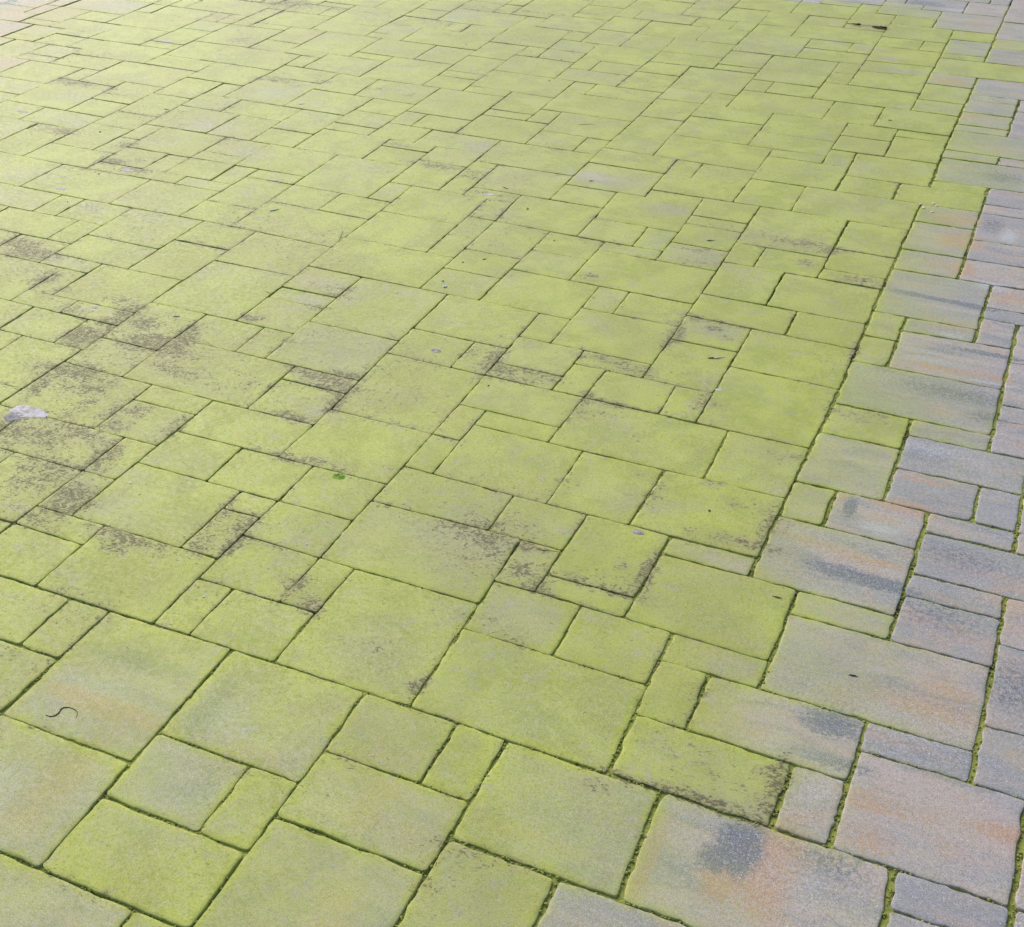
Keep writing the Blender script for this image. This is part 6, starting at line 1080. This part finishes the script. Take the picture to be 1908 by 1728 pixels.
    A = dict(moss=ms, edge=eg.ravel(), stain=blob_sum('s', xx, yy),
             org=blob_sum('o', xx, yy) + 0.55 * blob_sum('p', xx, yy), blu=blob_sum('b', xx, yy), wht=blob_sum('w', xx, yy))
    A['tint'] = np.full(len(xx), tint); A['seed'] = np.full(len(xx), r.uniform(0, 40))
    for k in A:
        e = A[k][ring] if k != 'edge' else np.zeros(m)
        if k == 'stain': e = e * 0 + 0.3
        A[k] = np.concatenate([A[k], e])
    return V, F, A

def to_mesh(name, V, F, A):
    me = bpy.data.meshes.new(name)
    me.vertices.add(len(V)); me.vertices.foreach_set('co', V.astype(np.float32).ravel())
    me.loops.add(len(F) * 4); me.loops.foreach_set('vertex_index', F.astype(np.int32).ravel())
    me.polygons.add(len(F)); me.polygons.foreach_set('loop_start', (np.arange(len(F)) * 4).astype(np.int32))
    me.polygons.foreach_set('use_smooth', np.ones(len(F), bool))
    me.update(); me.validate()
    for k, v in A.items():
        at = me.attributes.new(k, 'FLOAT', 'POINT'); at.data.foreach_set('value', v.astype(np.float32))
    return me

# ------------------------------------------------------------ ground and joint filling
def ground():
    bm = bmesh.new()
    x0, x1, y0, y1 = -4.05, 1.6, -2.2, 4.9
    st = 0.024; nx = int((x1 - x0) / st); ny = int((y1 - y0) / st)
    xs = np.linspace(x0, x1, nx + 1); ys = np.linspace(y0, y1, ny + 1)
    X, Y = np.meshgrid(xs, ys, indexing='ij')
    k = rng.normal(size=(nx // 4 + 3, ny // 4 + 3))
    gi, gj = np.arange(nx + 1) / 4, np.arange(ny + 1) / 4
    i0, j0 = gi.astype(int), gj.astype(int); fi, fj = (gi - i0)[:, None], (gj - j0)[None]
    N = (k[i0][:, j0] * (1 - fi) * (1 - fj) + k[i0 + 1][:, j0] * fi * (1 - fj) + k[i0][:, j0 + 1] * (1 - fi) * fj + k[i0 + 1][:, j0 + 1] * fi * fj)
    right = np.clip((X + 0.05) / 0.5, 0, 1); low = np.clip((-0.5 - Y) / 0.4, 0, 1)
    ms = 0.52 + 0.38 * right + 0.30 * low + 0.30 * N
    N = N * (1 - 0.6 * right)
    Z = -0.0036 + 0.0020 * N - 0.0006 * right - 0.0010 * low + rng.normal(size=X.shape) * 0.0005
    Z = np.minimum(Z, -0.0022 - 0.0010 * right - 0.0010 * low)
    V = np.stack([X.ravel(), Y.ravel(), Z.ravel()], 1); idx = np.arange(X.size).reshape(X.shape)
    F = np.stack([idx[:-1, :-1], idx[1:, :-1], idx[1:, 1:], idx[:-1, 1:]], -1).reshape(-1, 4)
    o = link('joint_filling', to_mesh('joint_filling', V, F, dict(moss=ms.ravel())), JOINT); o['kind'] = 'structure'
    bm = bmesh.new(); bmesh.ops.create_grid(bm, x_segments=4, y_segments=4, size=150)
    me = bpy.data.meshes.new('ground'); bm.to_mesh(me); bm.free()
    g = link('ground', me, SOIL, (0, 0, -0.06)); g['kind'] = 'structure'
ground()

# ------------------------------------------------------------ paving slabs
def build_slabs():
    stuff = []; n = 0
    for L in SLABS.strip().splitlines():
        c, m, t, wh, flag, lab = L.split('|')
        cs = [int(q) / 10000 for q in c.split(',')]
        V, F, A = slab_arrays(cs, [int(q) for q in m.split(',')], float(t), flag, rng)
        if lab:
            org = np.array([np.mean(cs[0::2]), np.mean(cs[1::2]), 0.0])
            o = link('flagstone', to_mesh('flagstone', V - org, F, A), MAT, tuple(org))
            tag(o, lab, 'flagstone', 'flagstones of the patio'); n += 1
        else: stuff.append((V, F, A))
    V = np.concatenate([s[0] for s in stuff]); off = np.cumsum([0] + [len(s[0]) for s in stuff[:-1]])
    F = np.concatenate([s[1] + k for s, k in zip(stuff, off)])
    A = {k: np.concatenate([s[2][k] for s in stuff]) for k in stuff[0][2]}
    o = link('small_far_flagstones', to_mesh('small_far_flagstones', V, F, A), MAT)
    tag(o, 'the many small mossy slabs farther off and around the patio rim', 'paving'); o['kind'] = 'stuff'
    print('slabs', n, 'rest', len(stuff))
build_slabs()

# ------------------------------------------------------------ crumbly moss and dirt packed in the joints
def joint_moss():
    r = np.random.default_rng(21); C0 = []; R0 = []; M0 = []
    for L in SLABS.strip().splitlines():
        f = L.split('|'); P = np.array([int(q) / 10000 for q in f[0].split(',')]).reshape(4, 2)
        cx, cy = P.mean(0)
        if cy > 3.4: continue
        right = min(1.0, max(0.0, (cx - 0.05) / 0.5)); low = min(1.0, max(0.0, (-0.45 - cy) / 0.5))
        for a, b, side in ((0, 1, 0), (0, 3, 1)):
            A, B = P[a], P[b]; ln = np.linalg.norm(B - A); n = int(ln / 0.0042)
            t = r.random(n); p = A + (B - A) * t[:, None]
            w = (0.0014 + 0.0030 * right + 0.0014 * low) if side else (0.0010 + 0.0010 * right + 0.0014 * low)
            nrm = np.array([-(B - A)[1], (B - A)[0]]) / ln
            p = p + nrm * (r.normal(size=n) * w * 0.55)[:, None]
            clump = 0.5 + 0.5 * np.sin(t * ln * 55 + r.uniform(0, 6)) * np.sin(t * ln * 23 + r.uniform(0, 6))
            keep = r.random(n) < 0.30 + 0.55 * clump
            p = p[keep]; m = len(p)
            C0.append(np.c_[p, -0.0026 + 0.0010 * r.normal(size=m)]); R0.append(r.uniform(0.0011, 0.0025, m) * (1 + 0.25 * right + 0.25 * low))
            M0.append(np.clip(0.56 + 0.42 * right + 0.30 * low + 0.28 * r.normal(size=m) + 0.25 * (clump[keep] - 0.5), 0, 1))
    Cn = np.concatenate(C0); Rn = np.concatenate(R0); Mn = np.concatenate(M0); n = len(Cn)
    D = np.array([(1, 0, 0), (0.5, 0.87, 0), (-0.5, 0.87, 0), (-1, 0, 0), (-0.5, -0.87, 0), (0.5, -0.87, 0), (0, 0, 0.75), (0, 0, -0.6)], float)
    V = Cn[:, None, :] + D[None] * Rn[:, None, None] * r.uniform(0.6, 1.4, (n, 8, 1))
    T = []
    for k in range(6): T += [(k, (k + 1) % 6, 6), ((k + 1) % 6, k, 7)]
    T = np.array(T); F = (np.arange(n)[:, None, None] * 8 + T[None]).reshape(-1, 3)
    me = bpy.data.meshes.new('joint_moss')
    V = V.reshape(-1, 3)
    me.vertices.add(len(V)); me.vertices.foreach_set('co', V.astype(np.float32).ravel())
    me.loops.add(len(F) * 3); me.loops.foreach_set('vertex_index', F.astype(np.int32).ravel())
    me.polygons.add(len(F)); me.polygons.foreach_set('loop_start', (np.arange(len(F)) * 3).astype(np.int32))
    me.polygons.foreach_set('use_smooth', np.ones(len(F), bool)); me.update()
    at = me.attributes.new('moss', 'FLOAT', 'POINT'); at.data.foreach_set('value', np.repeat(Mn, 8).astype(np.float32))
    o = link('joint_moss', me, JOINT); o['kind'] = 'stuff'
    tag(o, 'crumbly olive moss and dirt packed in the joints between the slabs', 'moss')
    print('moss crumbs', n)
joint_moss()

# ------------------------------------------------------------ patio edging, far left corner
def edging():
    pts_in = [(-4.153, 2.40), (-4.150, 2.793), (-4.157, 2.966), (-4.120, 3.35), (-4.05, 3.9), (-3.94, 4.5), (-3.75, 5.3)]
    pts_in = [(a - 0.004, b) for a, b in pts_in]
    pts_in = [(-4.17, 1.0)] + pts_in
    path = []
    for i in range(len(pts_in) - 1):
        for k in range(12):
            f = k / 12; path.append(Vector((pts_in[i][0] * (1 - f) + pts_in[i + 1][0] * f, pts_in[i][1] * (1 - f) + pts_in[i + 1][1] * f, 0)))
    bm = bmesh.new(); rows = []
    prof = [(0.0, -0.05), (0.0, -0.002), (-0.003, 0.0004), (-0.054, 0.0020), (-0.058, 0.0), (-0.060, -0.05)]
    for p in path:
        row = []
        for a, z in prof:
            row.append(bm.verts.new((p.x + a + random.gauss(0, 0.0012), p.y, z + random.gauss(0, 0.0005))))
        rows.append(row)
    for r0, r1 in zip(rows, rows[1:]):
        for i in range(len(prof) - 1): bm.faces.new((r0[i], r0[i + 1], r1[i + 1], r1[i]))
    bmesh.ops.recalc_face_normals(bm, faces=bm.faces)
    me = bpy.data.meshes.new('edging_strip'); bm.to_mesh(me); bm.free()
    tag(link('edging_strip', me, EDGING), 'pale weathered concrete edging strip in the top left corner', 'edging')
edging()

# ------------------------------------------------------------ small things lying on the slabs
TOP = 0.0003
bpy.context.view_layer.update()
DG = bpy.context.evaluated_depsgraph_get()
def zat(x, y):
    hit, loc, *_ = S.ray_cast(DG, Vector((x, y, 0.05)), Vector((0, 0, -1)))
    return loc.z if hit and loc.z > -0.02 else 0.0
def tube(name, pts, rad, mat, label, cat, group=None, taper=0.4):
    """a thin jointed twig lying on the paving"""
    base = Vector((pts[0][0], pts[0][1], 0)); bm = bmesh.new(); rings = []; n = len(pts)
    for i, p in enumerate(pts):
        a = Vector(pts[max(0, i - 1)]); b = Vector(pts[min(n - 1, i + 1)])
        d = Vector((b.x - a.x, b.y - a.y, 0)).normalized(); s = Vector((-d.y, d.x, 0))
        r = rad * (1 - (1 - taper) * abs(2 * i / (n - 1) - 0.8)) * random.uniform(0.8, 1.2)
        r = max(r, rad * 0.25); z = max(zat(p[0], p[1]), -0.002) + r * 0.8 + (p[2] if len(p) > 2 else 0)
        rings.append([bm.verts.new(Vector((p[0], p[1], z)) - base + s * r * math.cos(k * math.pi / 3) + Vector((0, 0, 1)) * r * math.sin(k * math.pi / 3)) for k in range(6)])
    for r0, r1 in zip(rings, rings[1:]):
        for k in range(6): bm.faces.new((r0[k], r0[(k + 1) % 6], r1[(k + 1) % 6], r1[k]))
    bm.faces.new(rings[0][::-1]); bm.faces.new(rings[-1])
    for f in bm.faces: f.smooth = True
    me = bpy.data.meshes.new(name); bm.to_mesh(me); bm.free()
    return tag(link(name, me, mat, base), label, cat, group)

def smooth_path(P, n=5):
    out = []
    P = [P[0]] + list(P) + [P[-1]]
    for i in range(1, len(P) - 2):
        for k in range(n):
            t = k / n
            out.append(tuple(0.5 * (2 * P[i][j] + (P[i + 1][j] - P[i - 1][j]) * t + (2 * P[i - 1][j] - 5 * P[i][j] + 4 * P[i + 1][j] - P[i + 2][j]) * t * t
                       + (3 * P[i][j] - P[i - 1][j] - 3 * P[i + 1][j] + P[i + 2][j]) * t ** 3) for j in (0, 1)))
    return out + [P[-1]]

tube('curled_twig', smooth_path(DEB['worm'], 4), 0.0011, TW['dark'], 'thin dark curled S-shaped twig on the streaked slab at lower left', 'twig')

for a, b, c, lab in DEB['twigs']:
    L = math.dist(a, b); n = 6; pts = []
    nx, ny = -(b[1] - a[1]) / max(L, 1e-6), (b[0] - a[0]) / max(L, 1e-6)
    bend = random.uniform(-0.12, 0.12) * L if c != 'orange' else 0.0
    for i in range(n + 1):
        f = i / n; w = bend * math.sin(math.pi * f) + random.gauss(0, 0.015) * L * (c != 'orange')
        pts.append((a[0] + (b[0] - a[0]) * f + nx * w, a[1] + (b[1] - a[1]) * f + ny * w, random.uniform(0, 0.0006)))
    rad = {'orange': 0.0008, 'white': 0.0022, 'dark': 0.0014, 'pale': 0.0012, 'straw': 0.0009}.get(c, 0.0014)
    nm = {'orange': 'pine_needle', 'pale': 'straw_bit', 'straw': 'straw_bit', 'white': 'bleached_stalk'}.get(c, 'twig')
    o = tube(nm, pts, rad, TW[c], lab, {'orange': 'needle', 'straw': 'straw', 'pale': 'straw', 'white': 'stalk'}.get(c, 'twig'))
    if c == 'white' and 'sliver, dark' in lab:
        o.data.materials.append(TW['dark'])
        for p in o.data.polygons:
            if min(o.data.vertices[v].co.x for v in p.vertices) < 0.3 * (b[0] - a[0]): p.material_index = 1

def pebble(name, p, r, mat, label, cat, group=None, flat=0.6):
    bm = bmesh.new(); bmesh.ops.create_icosphere(bm, subdivisions=2, radius=r)
    sx, sy = random.uniform(0.75, 1.25), random.uniform(0.75, 1.2)
    for v in bm.verts:
        k = 1 + 0.25 * mnoise.noise(v.co * (1.6 / r) + Vector((p[0] * 9, p[1] * 9, 0)))
        v.co = Vector((v.co.x * k * sx, v.co.y * k * sy, max(v.co.z * k * flat, -r * 0.35)))
    me = bpy.data.meshes.new(name); bm.to_mesh(me); bm.free()
    return tag(link(name, me, mat, (p[0], p[1], zat(p[0], p[1]) + r * 0.3)), label, cat, group)

for p, lab in DEB['chips']: pebble('grit_chip', p, random.uniform(0.0020, 0.0029), CHIP, lab, 'chip', 'white grit chips scattered on the paving')
for p, lab in DEB['crumbs']: pebble('white_crumb', p, random.uniform(0.0034, 0.0046), CHIP, lab, 'crumb', 'white crumbs by a slab corner at right')
for p, lab in DEB['seeds']: pebble('seed', p, 0.0030, SEED, lab, 'seed', 'dark seeds scattered on the paving', 0.5)
for p, lab in DEB['berries']: pebble('dry_berry', p, 0.0040, BERRY, lab, 'berry', 'dried berries', 0.6)

def splash(p, rx, ry, mat, label):
    """irregular thin dried splash with its own slight thickness, hugging the slabs"""
    bm = bmesh.new(); n = 40; rings = []
    ph = random.uniform(0, 50)
    for t, z in ((1.0, -0.0004), (0.98, 0.0003), (0.9, 0.0004), (0.8, 0.0004), (0.65, 0.0004), (0.5, 0.0004), (0.35, 0.0004), (0.15, 0.0004)):
        ring = []
        for k in range(n):
            a = 2 * math.pi * k / n
            q = 1 + 0.20 * mnoise.noise(Vector((math.cos(a) * 1.2 + ph, math.sin(a) * 1.2, 0))) + 0.10 * mnoise.noise(Vector((math.cos(a) * 4 + ph, math.sin(a) * 4, 3)))
            vx, vy = rx * t * q * math.cos(a), ry * t * q * math.sin(a)
            ring.append(bm.verts.new((vx, vy, z + max(zat(p[0] + vx, p[1] + vy), -0.0022))))
        rings.append(ring)
    for r0, r1 in zip(rings, rings[1:]):
        for k in range(n): bm.faces.new((r0[k], r0[(k + 1) % n], r1[(k + 1) % n], r1[k]))
    bm.faces.new(rings[-1])
    for f in bm.faces: f.smooth = True
    me = bpy.data.meshes.new('splash'); bm.to_mesh(me); bm.free()
    return tag(link('dried_splash', me, mat, (p[0], p[1], 0.0)), label, 'splash', 'dried whitish splashes on the paving')
for p, rx, ry, c, lab in DEB['splash']: splash(p, rx, ry, SPL[c], lab)

def shell(p, r, label):
    """small coiled white shell lying flat, darker hollow at the middle"""
    bm = bmesh.new(); rings = []; turns = 1.6; n = 40
    for i in range(n):
        f = i / (n - 1); a = f * turns * 2 * math.pi; rr = r * (0.85 - 0.55 * f); tr = r * (0.30 - 0.17 * f)
        c = Vector((rr * math.cos(a), rr * math.sin(a), tr + r * 0.15 * f)); d = Vector((math.cos(a), math.sin(a), 0))
        rings.append([bm.verts.new(c + d * tr * math.cos(k * math.pi / 4) + Vector((0, 0, tr * math.sin(k * math.pi / 4)))) for k in range(8)])
    for r0, r1 in zip(rings, rings[1:]):
        for k in range(8): bm.faces.new((r0[k], r0[(k + 1) % 8], r1[(k + 1) % 8], r1[k]))
    bm.faces.new(rings[0][::-1]); bm.faces.new(rings[-1])
    for f in bm.faces: f.smooth = True
    me = bpy.data.meshes.new('snail_shell'); bm.to_mesh(me); bm.free()
    tag(link('snail_shell', me, CHIP, (p[0], p[1], zat(p[0], p[1]))), label, 'shell')
shell(DEB['shell'], 0.0068, 'small round white shell ring on a pale speckled slab, upper middle')
pebble('shell_fragment', DEB['shell2'], 0.0042, SPL['p'], 'pale fragment just above the small round white shell', 'shell')

# bright green moss tuft
def tuft(p, r, label):
    bm = bmesh.new()
    for k in range(700):
        a = random.uniform(0, 6.283); d = r * math.sqrt(random.random()); h = 0.0014 * (1 - (d / r) ** 2) + 0.0006
        c = Vector((d * math.cos(a) * 1.15, d * math.sin(a), 0)); t = Vector((random.gauss(0, 0.0016), random.gauss(0, 0.0016), h * random.uniform(0.6, 1.2)))
        s = Vector((math.cos(a + 1), math.sin(a + 1), 0)) * 0.0008
        bm.faces.new([bm.verts.new(c - s), bm.verts.new(c + s), bm.verts.new(c + t)])
    me = bpy.data.meshes.new('moss_tuft'); bm.to_mesh(me); bm.free()
    tag(link('moss_tuft', me, TUFT, (p[0], p[1], zat(p[0], p[1]))), label, 'moss')
tuft(DEB['tuft'], 0.014, 'round bright green moss tuft on a joint edge at lower centre')

# dead leaf in the joint near the top right
def leaf(a, b, wid, label):
    bm = bmesh.new(); n = 10; rows = []
    L = math.dist(a, b); dx, dy = (b[0] - a[0]) / L, (b[1] - a[1]) / L
    for i in range(n + 1):
        f = i / n; w = wid * math.sin(math.pi * min(0.98, 0.02 + f)) ** 0.7 + 0.0008
        row = []
        for k in (-1, -0.5, 0, 0.5, 1):
            row.append(bm.verts.new((dx * L * f - dy * w * k, dy * L * f + dx * w * k, 0.0015 + 0.008 * abs(k) ** 1.5 * random.uniform(0.6, 1.1) * (0.4 + f))))
        rows.append(row)
    for r0, r1 in zip(rows, rows[1:]):
        for k in range(4): bm.faces.new((r0[k], r0[k + 1], r1[k + 1], r1[k]))
    r = bmesh.ops.extrude_face_region(bm, geom=list(bm.faces))
    for v in r['geom']:
        if isinstance(v, bmesh.types.BMVert): v.co.z += 0.0006
    me = bpy.data.meshes.new('dead_leaf'); bm.to_mesh(me); bm.free()
    tag(link('dead_leaf', me, LEAF, (a[0], a[1], TOP)), label, 'leaf')
leaf(*DEB['leaf'], 0.013, 'curled dark brown dead leaf in a joint at top right')
leaf(*DEB['leaf2'], 0.005, 'narrow dark leaf scrap left of the dead leaf at top right')
